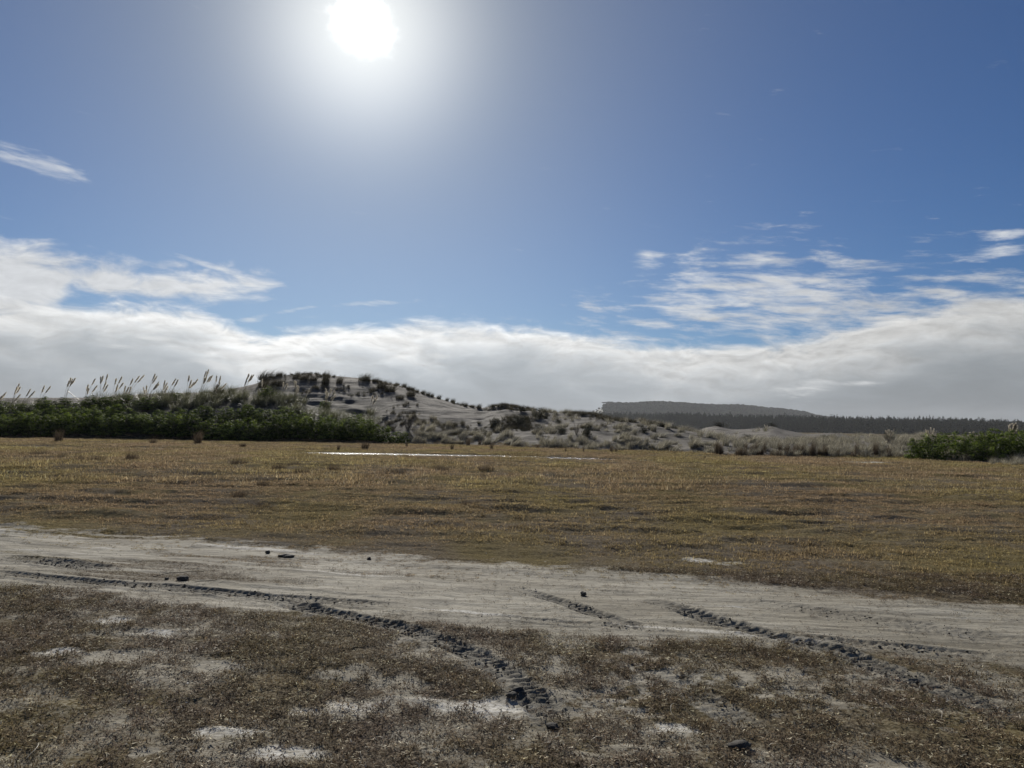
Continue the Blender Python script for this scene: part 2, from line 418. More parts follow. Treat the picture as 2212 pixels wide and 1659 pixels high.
TRACKS = [  # centre line seen from the camera, half width, depth, churn
    ([(470, 1279), (600, 1298), (695, 1319), (760, 1333), (832, 1348), (906, 1368), (993, 1397), (1067, 1434), (1129, 1482), (1167, 1512), (1205, 1560), (1240, 1620)], .115, 1.2, 1.7),
    ([(860, 1306), (968, 1321), (1080, 1331), (1207, 1343), (1318, 1351), (1455, 1371), (1560, 1380)], .055, .55, .55),
    ([(1040, 1255), (1110, 1270), (1207, 1297), (1281, 1325), (1356, 1347), (1418, 1366), (1475, 1376)], .09, 1.25, .7),
    ([(1340, 1284), (1400, 1297), (1455, 1310), (1529, 1336), (1604, 1357), (1700, 1381), (1805, 1403), (1897, 1437), (1955, 1459), (2036, 1492), (2105, 1517), (2186, 1550), (2300, 1600)], .115, 1.35, 1.3),
    ([(1350, 1425), (1400, 1447), (1480, 1478), (1529, 1514), (1579, 1540), (1660, 1590), (1720, 1640)], .11, 1.15, .9),
    ([(-120, 1230), (0, 1238), (200, 1257), (450, 1277), (600, 1290), (760, 1300), (900, 1310)], .11, 1.0, .6),
    ([(-60, 1204), (60, 1209), (125, 1215), (190, 1224), (250, 1236)], .17, 1.5, 1.3),
    ([(1560, 1376), (1750, 1378), (1900, 1394), (2060, 1410), (2260, 1425)], .10, .8, .5),
    ([(1500, 1290), (1700, 1310), (1900, 1342), (2100, 1370), (2300, 1396)], .16, .5, .3)]
POND = [pg([(650, 976), (700, 976), (800, 977.3), (950, 980.2), (1060, 982), (1200, 986), (1300, 989.3), (1400, 992), (1400, 993.6), (1300, 992.6), (1200, 990.4), (1060, 986.6), (950, 984.6), (800, 981.8), (700, 979.4)]),
        pg([(10, 962), (60, 962), (170, 963.6), (300, 965.6), (420, 967), (420, 968.3), (300, 967.6), (170, 965.9), (60, 964.2), (10, 963.6)])]
def inpoly(x, y, poly, soft):
    """signed closeness: 1 inside, falling to 0 at `soft` metres outside"""
    ins = np.zeros(x.shape, bool); dmin = np.full(x.shape, 1e9)
    n = len(poly)
    for i in range(n):
        (x0, y0), (x1, y1) = poly[i], poly[(i + 1) % n]
        c = ((y0 > y) != (y1 > y)) & (x < (x1 - x0) * (y - y0) / (y1 - y0 + 1e-12) + x0); ins ^= c
        ex, ey = x1 - x0, y1 - y0; t = np.clip(((x - x0) * ex + (y - y0) * ey) / (ex * ex + ey * ey + 1e-12), 0, 1)
        dmin = np.minimum(dmin, np.hypot(x - x0 - t * ex, y - y0 - t * ey))
    return np.where(ins, 1.0, np.clip(1 - dmin / soft, 0, 1))
def pond_f(x, y, soft=.7):
    r = np.zeros(x.shape); k = (y > 36) & (y < 52)
    if k.any():
        jx = x[k] + .0; jy = y[k] + .5 * fbm(x[k] * .8, y[k] * .8, 3, 91)
        r[k] = np.maximum(inpoly(jx, jy, POND[0], soft), inpoly(jx, jy, POND[1], soft))
    return r
def sand_f(x, y):
    e = .34 * fbm(x * .9, y * .9, 4, 5) + .30 * fbm(x * 5, y * 5, 3, 6)
    far = np.interp(x, FAR_EDGE[:, 0], FAR_EDGE[:, 1]); near_ = np.interp(x, NEAR_EDGE[:, 0], NEAR_EDGE[:, 1])
    s = sst(far + e * 2.4 - y, -.75, 1.0) * sst(y - near_ + e * 1.4, -.38, .42)
    # grassy strips left standing along the wheel lanes
    u = (x * .962 - y * .275); v = (x * .275 + y * .962)
    st = fbm(u * .35, v * 2.6, 4, 8)
    s = s * (1 - .62 * sst(st, .0, .32))
    p = np.zeros(x.shape); pl = np.zeros(x.shape)
    for px, py, rx, ry, a in PATCHES:
        c = gnd(px, py); sx = rx / FPX * c.y; sy = max(.03, ry * c.y * c.y / (FPX * EYE))
        q = ((x - c.x) / sx) ** 2 + ((y - c.y) / sy) ** 2
        g = a * np.exp(-q)
        p = np.maximum(p, g); pl = np.maximum(pl, g * (a > .8))
    n = fbm(x * 3.2, y * 3.2, 4, 12)
    s2 = sst(1.25 * p + 1.5 * n + 1.1 * fbm(x * 13, y * 13, 4, 15), .20, .95) * sst(p, .03, .2)
    loose = .62 * sst(fbm(x * 1.3, y * 1.3, 5, 44), .10, .30) * (y < 9)
    pale = np.maximum(.95 * sst(pl + 1.1 * n + .8 * fbm(x * 14, y * 14, 3, 16), .42, .95), .9 * s * sst(fbm(u * .5, v * 5, 4, 77), .20, .32))
    thin = (.50 + .50 * sst(fbm(x * 2.2, y * 2.2, 5, 45), -.15, .3)) * (y < near_ + .3)
    return np.clip(np.maximum.reduce([s, s2, loose, .62 * thin]), 0, 1), np.clip(pale, 0, 1)
def tracks_f(x, y):
    """height change, damp churned soil, closeness to a tyre line"""
    dz_ = np.zeros(x.shape); dm = np.zeros(x.shape); cl = np.zeros(x.shape)
    k = np.where((y < 12.5) & (np.abs(x) < 9))
    X, Y = x[k], y[k]
    Z = np.zeros(X.shape); DM = np.zeros(X.shape); CL = np.zeros(X.shape)
    for ti, (pts, hw, dep, churn) in enumerate(TRACKS):
        P = pg(pts); P = np.stack([np.interp(np.linspace(0, len(P) - 1, len(P) * 4), np.arange(len(P)), P[:, i]) for i in (0, 1)], -1)
        best = np.full(X.shape, 9.); side = np.zeros(X.shape); arc = np.zeros(X.shape); s0 = 0
        for a, b in zip(P[:-1], P[1:]):
            e = b - a; L = np.hypot(*e)
            t = np.clip(((X - a[0]) * e[0] + (Y - a[1]) * e[1]) / (L * L), 0, 1)
            d = np.hypot(X - a[0] - t * e[0], Y - a[1] - t * e[1])
            m = d < best
            best = np.where(m, d, best); arc = np.where(m, s0 + t * L, arc)
            side = np.where(m, np.sign((X - a[0]) * e[1] - (Y - a[1]) * e[0]), side); s0 += L
        ends = sst(arc, 0, 1.3) * sst(s0 - arc, 0, .8)
        str_ = np.clip(.85 + 1.2 * fbm(arc * 1.7, side * 0 + ti * 7.1, 3, 20 + ti), .68, 1.3) * ends
        lat = best / hw
        ins = sst(lat, 1.12, .85)
        wob = arc + .02 * fbm(X * 4, Y * 4, 3, 33)
        lug = np.sin(2 * np.pi * (wob / .076 + np.where(side > 0, .5, 0) - .55 * lat)) * sst(lat, .06, .25) * np.clip(.85 + 1.4 * fbm(X * 5, Y * 5, 3, 34), .25, 1.1)
        j = fbm(X * 22, Y * 22, 3, 31)
        berm = np.exp(-((lat - 1.25) / .28) ** 2)
        rough = fbm(X * 11, Y * 11, 4, 35)
        Z += str_ * dep * (ins * (-.017 + .012 * lug + .015 * j) + berm * (.009 + .015 * j * churn) + churn * sst(lat, 1.9, .9) * .010 * np.clip(fbm(X * 19, Y * 19, 3, 36) + .10, -.1, 1))
        DM = np.maximum(DM, np.clip(str_, 0, 1) * dep * sst(lat + 1.1 * rough, 1.5, .6) * (.45 + .55 * sst(lug + 2.2 * j, -.3, .6)))
        CL = np.maximum(CL, ends * sst(lat, 1.7, .8) * min(1, dep + .2))
    dz_[k] = Z; dm[k] = np.clip(DM * .85, 0, 1); cl[k] = CL
    return dz_, dm, cl
def ground_z(x, y, fine=True):
    z = .10 * fbm(x * .11, y * .11, 3, 1) * sst(y, 4, 20) + .05 * fbm(x * .7, y * .9, 4, 2)
    z = z + .24 * fbm(x * .55, y * 1.5, 5, 3) * sst(y, 8.0, 13) * (1 - .35 * sst(y, 25, 40))
    u = (x * .962 - y * .275); v = (x * .275 + y * .962)
    if fine: z = z + .020 * fbm(x * 4.5, y * 4.5, 4, 4) + .024 * fbm(u * .35, v * 3.2, 4, 9) + .014 * fbm(u * .25, v * 11, 3, 10) * (y < 13)
    z = z * (1 - pond_f(x, y, 1.6)) + (-.105 + .07 * fbm(x * .9, y * 1.6, 3, 92)) * pond_f(x, y, .9)
    return z

# dunes: crest line (image column, image row, depth)
CREST = [(-500, 868, 118), (-200, 862, 122), (0, 859, 122), (250, 858, 122), (297, 851, 119), (360, 848, 116), (430, 847, 112), (472, 843, 108), (520, 835, 104), (553, 827, 101), (585, 813, 99), (618, 810, 98), (667, 806, 98), (717, 811, 97), (766, 815, 97), (816, 821, 96), (866, 833, 95), (915, 848, 94), (952, 861, 93), (990, 873, 92), (1042, 883, 90), (1062, 879, 88), (1091, 877, 86), (1126, 884, 85), (1161, 888, 84), (1211, 893, 82), (1273, 898, 78), (1310, 905, 75), (1359, 911, 72), (1409, 914, 70), (1446, 923, 68), (1483, 931, 66), (1560, 946, 62), (1650, 951, 62), (1800, 953, 64), (1950, 957, 61), (2212, 964, 56), (2500, 968, 52)]
FOOT = [(-500, 66), (0, 66), (500, 66), (880, 66), (1000, 65), (1100, 62), (1300, 55), (1450, 54), (1625, 47.5), (1793, 49.5), (1956, 49), (2100, 44), (2173, 41), (2300, 38), (2600, 36)]
HUMM = [(-500, 872), (0, 872), (150, 869), (250, 862), (400, 853), (520, 850), (590, 858), (660, 874), (750, 892), (830, 918), (890, 950), (920, 965), (3000, 965)]
FARC = [(1200, 935, 140), (1440, 934, 140), (1502, 931, 135), (1525, 923, 132), (1549, 919, 130), (1579, 927, 128), (1605, 927, 126), (1625, 925, 125), (1650, 924, 122), (1668, 919, 120), (1690, 927, 120), (1740, 937, 118), (1775, 936, 118), (1793, 934, 118), (1815, 936, 118), (1843, 944, 120), (1859, 939, 120), (1901, 945, 115), (1974, 943, 110), (1992, 938, 110), (2028, 944, 108), (2212, 947, 100), (2600, 948, 95)]
cz = lambda T: np.array([[c, at(c, y, Y).z, Y] for c, y, Y in T])
CRESTZ, FARCZ = cz(CREST), cz(FARC)
HUMMZ = np.array([[c, at(c, y, 80).z] for c, y in HUMM])
def columns(x, y): return project(x, np.maximum(y, 5.), np.full(np.shape(x), 2.0))[0]
def rise(t): return np.where(t < 0, 0, np.where(t < 1, t * (1.35 - .35 * t), 1))
def dune_z(x, y):
    c = columns(x, y)
    foot = terp(c, FOOT) + 1.8 * fbm(x * .12, y * .05, 3, 50)
    zc = np.interp(c, CRESTZ[:, 0], CRESTZ[:, 1]); R = np.interp(c, CRESTZ[:, 0], CRESTZ[:, 2])
    B = foot + (74 - foot) * sst(c, 900, 780)
    t = (y - B) / (R - B)
    big = sst(zc, 1.2, 3.5)
    # wind-cut ledges and rills on the near face
    lump = 1.1 * fbm(x * .07, y * .10, 4, 51) + .45 * fbm(x * .30, y * .45, 4, 52)
    face = rise(t + .05 * fbm(x * .15, y * .3, 3, 53) * sst(t, 0, .3) * sst(t, 1., .7))
    z = zc * face
    q = z * 1.0 + 2.2 * fbm(x * .085 + y * .05, y * .10 - x * .06, 5, 54)
    fr = q - np.floor(q)
    ledge = (sst(fr, .0, .80) - fr) * .45 + (sst(fr * 1, .82, 1.) * 0)
    onf = sst(t, .05, .25) * sst(t, 1.0, .82)
    z = z + onf * big * (ledge + .55 * lump) + onf * .22 * fbm(x * .9, y * 1.2, 3, 55)
    back = np.where(t > 1, np.exp(-((y - R) / 16.0) ** 2), 1)
    z = np.where(t > 1, zc * back, z)
    # hummocks among the marram on the right
    low = sst(t, 0, .15) * sst(c, 900, 1050) * (.55 * (fbm(x * .22, y * .26, 4, 56) + .12)) * sst(t, 1.6, 1.)
    z = z + low
    th = (y - foot) / (80 - foot); hz = np.interp(c, HUMMZ[:, 0], HUMMZ[:, 1])
    zh = hz * np.where(th > 1, np.exp(-((y - 80) / 7.) ** 2), rise(th)) + .3 * fbm(x * .3, y * .3, 3, 57) * sst(th, 0, .3) * (hz > .1)
    z = np.maximum(z, zh)
    return np.where((t < 0) & (th < 0), -.25, z - .03), t, c
def far_z(x, y):
    c = columns(x, y)
    zc = np.interp(c, FARCZ[:, 0], FARCZ[:, 1]); R = np.interp(c, FARCZ[:, 0], FARCZ[:, 2])
    t = (y - 72) / (R - 72)
    z = np.where(t > 1, zc * np.exp(-((y - R) / 14.) ** 2), zc * (.35 * rise(t) + .65 * sst(t, .45, 1.)))
    z = z + .5 * fbm(x * .12, y * .12, 4, 60) * sst(t, 0, .3) * sst(t, 1, .85) + .12 * fbm(x * .6, y * .6, 3, 61) * sst(t, 1, .9)
    return np.where((t < 0) | (c < 1180), -.3, z - .05)
def surf(x, y):
    x = np.atleast_1d(np.asarray(x, float)); y = np.atleast_1d(np.asarray(y, float))
    z = ground_z(x, y); k = y > 30
    if k.any(): z[k] = np.maximum.reduce([z[k], dune_z(x[k], y[k])[0], far_z(x[k], y[k])])
    k = y < 13
    if k.any(): z[k] += tracks_f(x[k], y[k])[0]
    return z
def surf1(x, y): return float(surf(x, y)[0])

def grow(a, b, s0, s1):
    out = [a]; 
    while out[-1] < b:
        f = (out[-1] - a) / (b - a); out.append(out[-1] + s0 + (s1 - s0) * f ** 1.3)
    return np.array(out)
def grid_mesh(xs, ys, zf):
    X, Y = np.meshgrid(xs, ys); Z = zf(X.ravel(), Y.ravel())
    V = np.stack([X.ravel(), Y.ravel(), Z], -1)
    nx, ny = len(xs), len(ys); i = (np.arange(ny - 1)[:, None] * nx + np.arange(nx - 1)[None]).ravel()
    return V, np.stack([i, i + 1, i + nx + 1, i + nx], -1)

ys = np.concatenate([[-3000, -800, -200, -60, -20, -6, -1, 1.2, 2.4], np.arange(3.0, 9.6, .0185), grow(9.6, 16, .022, .09)[1:], grow(16, 60, .10, .7)[1:], grow(61, 160, 1, 8)[1:], [230, 400, 700, 1200, 2000, 3200, 5200]])
xh = np.concatenate([np.arange(0, 6.6, .0225), grow(6.62, 12, .03, .2)[1:], grow(12.3, 60, .3, 3)[1:], [75, 100, 150, 260, 450, 800, 1400, 2400, 4200]])
xs = np.concatenate([-xh[:0:-1], xh])
GV, GF = grid_mesh(xs, ys, ground_z)
GX, GY = GV[:, 0], GV[:, 1]
sandv, palev = sand_f(GX, GY); dzt, damp, clos = tracks_f(GX, GY)
farout = (GY > 14) | (GY < 2.9) | (np.abs(GX) > 13)
sandv = np.where(GY < 2, .0, sandv)
sandv = np.maximum(sandv, .75 * clos)
GV[:, 2] += dzt + np.where(sandv > .3, -.006, 0)
pf = pond_f(GX, GY, 1.0); damp = np.maximum(damp, .8 * pf)
fc = GF[:, 0]
far_e = np.interp(GX, FAR_EDGE[:, 0], FAR_EDGE[:, 1]); near_e = np.interp(GX, NEAR_EDGE[:, 0], NEAR_EDGE[:, 1])
is_tr = ((GY < far_e) & (GY > near_e) & (np.abs(GX) < 12))[fc]
def sub(name, sel, kindname):
    F = GF[sel]; u, inv = np.unique(F, return_inverse=True)
    me = mesh_np(name, GV[u], inv.reshape(F.shape), True, {'sand': sandv[u], 'damp': damp[u], 'pale': palev[u]}, M_ground)
    return obj(name, me, kind='structure', label=kindname)
sub('ground', ~is_tr, 'flat brown salt meadow with bare sandy patches')
sub('sandy_track', is_tr, 'pale sandy vehicle track crossing the meadow')

Z0 = -.045
for poly in POND:
    o = obj('water', mesh_np('water', np.array([[p[0], p[1], Z0] for p in (poly - poly.mean(0)) * 1.03 + poly.mean(0)]), np.array([list(range(len(poly)))]), False, None, M_water), kind='structure')

def veg_attr(x, y):
    c = columns(x, y)
    return sst(c, 900, 600) * sst(y, 86, 80)
V, F = grid_mesh(np.arange(-125, 62, .42), np.arange(34, 142, .34), lambda x, y: dune_z(x, y)[0])
keep = (V[F][:, :, 2].max(1) > -.2)
F = F[keep]; u, inv = np.unique(F, return_inverse=True)
V = V[u]; F = inv.reshape(F.shape)
obj('dune', mesh_np('dune', V, F, True, {'veg': veg_attr(V[:, 0], V[:, 1])}, M_dune), kind='structure', label='wind-cut grey sand dune behind the lupin hedge')
V, F = grid_mesh(np.arange(2, 130, .8), np.arange(72, 165, .7), far_z)
F = F[V[F][:, :, 2].max(1) > -.2]; u, inv = np.unique(F, return_inverse=True)
obj('far_dunes', mesh_np('far_dunes', V[u], inv.reshape(F.shape), True, {'veg': np.zeros(len(u))}, M_dune), kind='structure', label='low pale dunes in front of the pine forest')

# ------------------------------------------------------------------ scatter
def scatter(name, pts, rot, scl, idx, protos, **props):
    c = bpy.data.collections.new(name + '_kinds')
    for p in protos: c.objects.link(p)
    me = bpy.data.meshes.new(name)
    n = len(pts); me.vertices.add(n); me.vertices.foreach_set('co', np.ascontiguousarray(pts, np.float32).ravel())
    me.attributes.new('rot', 'FLOAT_VECTOR', 'POINT').data.foreach_set('vector', np.ascontiguousarray(rot, np.float32).ravel())
    me.attributes.new('scl', 'FLOAT', 'POINT').data.foreach_set('value', np.ascontiguousarray(scl, np.float32))
    me.attributes.new('idx', 'INT', 'POINT').data.foreach_set('value', np.ascontiguousarray(idx, np.int32))
    o = obj(name, me, kind='stuff', **props)
    g = bpy.data.node_groups.new(name, 'GeometryNodeTree')
    g.interface.new_socket(name='Geometry', in_out='INPUT', socket_type='NodeSocketGeometry')
    g.interface.new_socket(name='Geometry', in_out='OUTPUT', socket_type='NodeSocketGeometry')
    i, ou = g.nodes.new('NodeGroupInput'), g.nodes.new('NodeGroupOutput')
    ip = g.nodes.new('GeometryNodeInstanceOnPoints'); ci = g.nodes.new('GeometryNodeCollectionInfo')
    ci.inputs['Collection'].default_value = c; ci.inputs['Separate Children'].default_value = True; ci.inputs['Reset Children'].default_value = True
    def na(nm, dt):
        q = g.nodes.new('GeometryNodeInputNamedAttribute'); q.data_type = dt; q.inputs['Name'].default_value = nm
        return q.outputs['Attribute']
    L = g.links.new
    L(i.outputs[0], ip.inputs['Points']); L(ci.outputs[0], ip.inputs['Instance']); ip.inputs['Pick Instance'].default_value = True
    L(na('idx', 'INT'), ip.inputs['Instance Index']); L(na('rot', 'FLOAT_VECTOR'), ip.inputs['Rotation']); L(na('scl', 'FLOAT'), ip.inputs['Scale'])
    L(ip.outputs[0], ou.inputs[0])
    o.modifiers.new('scatter', 'NODES').node_group = g
    return o

def tuft_mesh(name, seed, n, r, L, W, tilt, curl, m, segs=3, wind=None, pale=.08, up=None, taper=1.3):
    rng = np.random.default_rng(seed)
    a = rng.uniform(0, 2 * np.pi, n); rr = r * np.sqrt(rng.uniform(0, 1, n)); pa = rng.uniform(0, 2 * np.pi, n)
    base = np.stack([rr * np.cos(pa), rr * np.sin(pa), np.zeros(n)], -1)
    if up is not None: base[:, 2] = rng.uniform(*up, n)
    V, F, s = ribbons(base, a, rng.uniform(*tilt, n), rng.uniform(*curl, n), rng.uniform(*L, n), rng.uniform(*W, n), segs, wind, taper)
    t = rng.uniform(0, .8, n); t = np.where(rng.uniform(0, 1, n) < pale, .97, t)
    return mesh_np(name, V, F, True, {'tint': np.repeat(t, s)}, m)
def protos(name, k, *a, **kw):
    return [obj(name, tuft_mesh(name, 100 * i + len(name), *a, **kw), link=False) for i in range(k)]

rng = np.random.default_rng(7)
def field_pts(n, y0, y1, half=.74, pad=.5):
    """points with even density over the wedge in front of the camera"""
    yy = np.sqrt(rng.uniform(y0 * y0, y1 * y1, n)); xx = rng.uniform(-1, 1, n) * (half * yy + pad)
    return xx, yy
def rots(n, t=.15): return np.stack([rng.normal(0, t, n), rng.normal(0, t, n), rng.uniform(0, 6.28, n)], -1)

# short creeping turf in the foreground
x, y = field_pts(84000, 3.1, 8.9)
s, _ = sand_f(x, y); _, dm, cl = tracks_f(x, y)
clump = fbm(x * 4, y * 4, 4, 70)
pk = (1 - .88 * sst(s, .42, .95)) * (1 - .92 * cl) * np.clip(.74 + 2.2 * clump + 1.5 * fbm(x * 15, y * 15, 3, 74), .05, 1)
inlane = (y > np.interp(x, NEAR_EDGE[:, 0], NEAR_EDGE[:, 1])) & (y < np.interp(x, FAR_EDGE[:, 0], FAR_EDGE[:, 1]))
lane_in = y - np.interp(x, NEAR_EDGE[:, 0], NEAR_EDGE[:, 1])
pk = np.where(inlane, np.maximum(pk * .55, .22 * sst(lane_in, .9, 0.)), pk)
k = rng.uniform(0, 1, len(x)) < pk
x, y = x[k], y[k]; n = len(x)
print('near turf', n)
sl = np.where(inlane[k], .55, 1.0) * rng.uniform(.55, 1.25, n)
pt = protos('turf_tuft', 6, 15, .040, (.010, .028), (.0038, .0080), (.85, 1.75), (-1.0, .8), M_turf, pale=.045, up=(.001, .020))
scatter('short_turf', np.stack([x, y, surf(x, y) - .002], -1), rots(n), sl, rng.integers(0, 6, n), pt, label='short brown creeping turf in the foreground')

# meadow beyond the track
x, y = field_pts(66000, 7.5, 21, .74, 1.)
s, _ = sand_f(x, y); far_ = np.interp(x, FAR_EDGE[:, 0], FAR_EDGE[:, 1])
k = (rng.uniform(0, 1, len(x)) < np.clip(1.15 - s, 0, 1) * np.clip(.72 + 2.4 * fbm(x * .9, y * 2.2, 5, 71), .10, 1)) & (y > far_ - 1.3)
edge = np.clip((y - far_ + .6) / 2.0, .45, 1)[k]
x, y = x[k], y[k]; n = len(x)
pf1 = protos('meadow_tuft', 6, 22, .080, (.02, .058), (.006, .011), (.6, 1.6), (-.8, .8), M_field, pale=.05)
scatter('meadow_grass', np.stack([x, y, surf(x, y) - .004], -1), rots(n), edge * rng.uniform(.6, 1.2, n) * (1 + .8 * np.clip(fbm(x * .5, y, 3, 72), -.3, .5)), rng.integers(0, 6, n), pf1, label='brown meadow grass just beyond the sandy track')
x, y = field_pts(34000, 20, 68, .76, 3)
pd = pond_f(x, y, .35)
ft = terp(columns(x, y), FOOT)
k = (pd < .12) & (y < ft + 1.2) & (sand_f(x, y)[0] < rng.uniform(.2, 1, len(x)))
x, y = x[k], y[k]; n = len(x)
pf2 = protos('meadow_patch', 6, 80, .42, (.05, .13), (.012, .022), (.45, 1.45), (-.5, .8), M_field, segs=2, pale=.05)
scatter('far_meadow_grass', np.stack([x, y, surf(x, y) - .01], -1), rots(n, .06), rng.uniform(.6, 1.2, n) * (1 + 1.1 * np.clip(fbm(x * .25, y * .45, 4, 73), -.35, .5)), rng.integers(0, 6, n), pf2, label='olive brown meadow grass reaching to the pool and dunes')

# marram as a mass
WIND = (.42, .05, -.06)
pm = protos('marram_tuft', 6, 75, .28, (.45, .95), (.012, .024), (.05, .55), (.2, .9), M_marram, wind=WIND, pale=.16)
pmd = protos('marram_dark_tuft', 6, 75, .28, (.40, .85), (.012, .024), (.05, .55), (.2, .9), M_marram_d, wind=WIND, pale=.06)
def put_marram(name, n, c0, c1, y0, y1, dens, pr, sc0, sc1, **props):
    cc = rng.uniform(c0, c1, n); yy = rng.uniform(y0, y1, n)
    xx = (cc - CX) / FPX * yy * 1.002
    zd, t, c = dune_z(xx, yy)
    k = rng.uniform(0, 1, n) < dens(xx, yy, t, c)
    xx, yy = xx[k], yy[k]; m = len(xx); print(name, m)
    scatter(name, np.stack([xx, yy, surf(xx, yy) - .05], -1), rots(m, .08), rng.uniform(sc0, sc1, m), rng.integers(0, 6, m), pr, **props)
put_marram('pale_marram_grass', 9000, 885, 2330, 41, 84, lambda x, y, t, c: (t > .02) * (t < 1.3) * np.clip(.05 + 3.0 * fbm(x * .25, y * .25, 4, 80) + .55 * sst(t, .30, .05) + .55 * sst(c, 1480, 1650), .0, 1) * sst(t, 1.5, 1.0) * np.where(c < 1150, sst(t, .45, .15) * .7, 1), pm, .40, .95, label='pale windblown marram grass along the foot of the dunes')
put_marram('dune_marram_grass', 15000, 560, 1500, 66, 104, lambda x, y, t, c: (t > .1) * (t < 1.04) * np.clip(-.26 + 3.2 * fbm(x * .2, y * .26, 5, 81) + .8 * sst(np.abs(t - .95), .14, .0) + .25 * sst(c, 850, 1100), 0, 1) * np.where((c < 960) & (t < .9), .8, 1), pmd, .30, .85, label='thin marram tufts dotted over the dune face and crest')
x = rng.uniform(15, 110, 5000); y = rng.uniform(72, 128, 5000); c = columns(x, y)
fzv = far_z(x, y); tt = fbm(x * .14, y * .14, 4, 84)
k = (c > 1470) & (c < 2350) & (rng.uniform(0, 1, 5000) < np.clip(-.25 + 2.2 * tt + 1.0 * sst(c, 1780, 1850) + .5 * sst(y, 80, 74), 0, 1))
x, y = x[k], y[k]; n = len(x)
scatter('far_marram_grass', np.stack([x, y, surf(x, y) - .05], -1), rots(n, .08), rng.uniform(.5, 1.1, n), rng.integers(0, 6, n), [obj('far_tuft', p.data, link=False) for p in pm], label='pale marram over the low dunes before the forest')

# straw, shells and crumbs
def curl_stalk(p, a, L, r, seed, bend=.6, lift=.02):
    q = np.random.default_rng(seed); pts = []
    pos = np.array(p, float); h = a
    for i in range(7):
        f = i / 6; pts.append((pos[0], pos[1], pos[2] + lift * 4 * f * (1 - f) + r))
        pos = pos + np.array([math.cos(h), math.sin(h), 0]) * L / 6; h += bend / 6 + q.normal(0, .12)
    return pts
x, y = field_pts(420, 3.2, 9.5)
parts = []
zz = surf(x, y)
for i in range(len(x)):
    Ls = float(rng.uniform(.03, .11))
    parts.append(tube(curl_stalk((x[i], y[i], zz[i] + .008), rng.uniform(0, 6.28), Ls, .0010, i, rng.normal(0, 1.2), rng.uniform(.005, .025)), .0012, .0007, 3))
V, F = join(parts)
obj('straw_litter', mesh_np('straw_litter', V, F, True, {'tint': rng.uniform(0, .8, len(V))}, M_straw), kind='stuff', label='short bits of pale straw strewn over the turf')
ICO_V = []; PHI = (1 + 5 ** .5) / 2
for a_ in (-1, 1):
    for b_ in (-PHI, PHI): ICO_V += [(0, a_, b_), (a_, b_, 0), (b_, 0, a_)]
ICO_V = np.array(ICO_V, float) / math.hypot(1, PHI)
ICO_F = []
for i in range(12):
    for j in range(i + 1, 12):
        for k_ in range(j + 1, 12):
            a_, b_, c_ = ICO_V[i], ICO_V[j], ICO_V[k_]
            if max(np.linalg.norm(a_ - b_), np.linalg.norm(b_ - c_), np.linalg.norm(a_ - c_)) < 1.1:
                ICO_F.append((i, j, k_) if np.dot(np.cross(b_ - a_, c_ - a_), a_) > 0 else (i, k_, j))
ICO_F = np.array(ICO_F)
def ico(sub=0):
    V, F = ICO_V.copy(), ICO_F.copy()
    for _ in range(sub):
        vs = [tuple(v) for v in V]; ix = {}; nf = []
        def mid(a, b):
            k = (min(a, b), max(a, b))
            if k not in ix:
                m = np.array(vs[a]) + np.array(vs[b]); vs.append(tuple(m / np.linalg.norm(m))); ix[k] = len(vs) - 1
            return ix[k]
        for a, b, c in F:
            d, e, f = mid(a, b), mid(b, c), mid(c, a); nf += [(a, d, f), (b, e, d), (c, f, e), (d, e, f)]
        V, F = np.array(vs), np.array(nf)
    return V, F
def lump(V, seed, amp=.35):
    q = np.random.default_rng(seed); o = q.uniform(-50, 50, 3)
    n = fbm(V[:, 0] * 1.7 + o[0], V[:, 1] * 1.7 + V[:, 2] * 1.3 + o[1], 3, seed) + fbm(V[:, 2] * 2.1 + o[2], V[:, 0] * 1.3 - V[:, 1], 3, seed + 5)
    return V * (1 + amp * 2 * n)[:, None]
n = 95000
x, y = field_pts(n, 3.1, 11.5)
_, dm, cl = tracks_f(x, y); s, _ = sand_f(x, y)
k = rng.uniform(0, 1, n) < np.clip(.70 * cl * (.2 + dm) + .022 * sst(s, .6, 1), 0, 1)
x, y = x[k], y[k]; cl = cl[k]; zz = surf(x, y); parts = []
print('crumbs', len(x))
for i in range(len(x)):
    r_ = float(rng.uniform(.002, .005) + (rng.uniform() ** 7) * .012 * cl[i])
    v = lump(ICO_V, 300 + i % 40, .3) * r_ * np.array([1, 1, .75]); a = rng.uniform(0, 6.28)
    v = v @ np.array([[math.cos(a), math.sin(a), 0], [-math.sin(a), math.cos(a), 0], [0, 0, 1]]) + np.array([x[i], y[i], zz[i] + r_ * .35])
    parts.append((v, ICO_F))
V, F = join(parts)
obj('soil_crumbs', mesh_np('soil_crumbs', V, F, False, None, M_crumb), kind='stuff', label='dark crumbs of churned soil along the tyre marks')
x, y = field_pts(170, 3.2, 11); zz = surf(x, y); parts = []
for i in range(len(x)):
    r_ = rng.uniform(.003, .0075); v = lump(ICO_V, 900 + i % 9, .3) * r_ * np.array([1, .8, .3])
    parts.append((v + np.array([x[i], y[i], zz[i] + .004]), ICO_F))
V, F = join(parts)
obj('shell_chips', mesh_np('shell_chips', V, F, False, None, M_shell), kind='stuff', label='tiny white shell chips scattered on sand and turf')

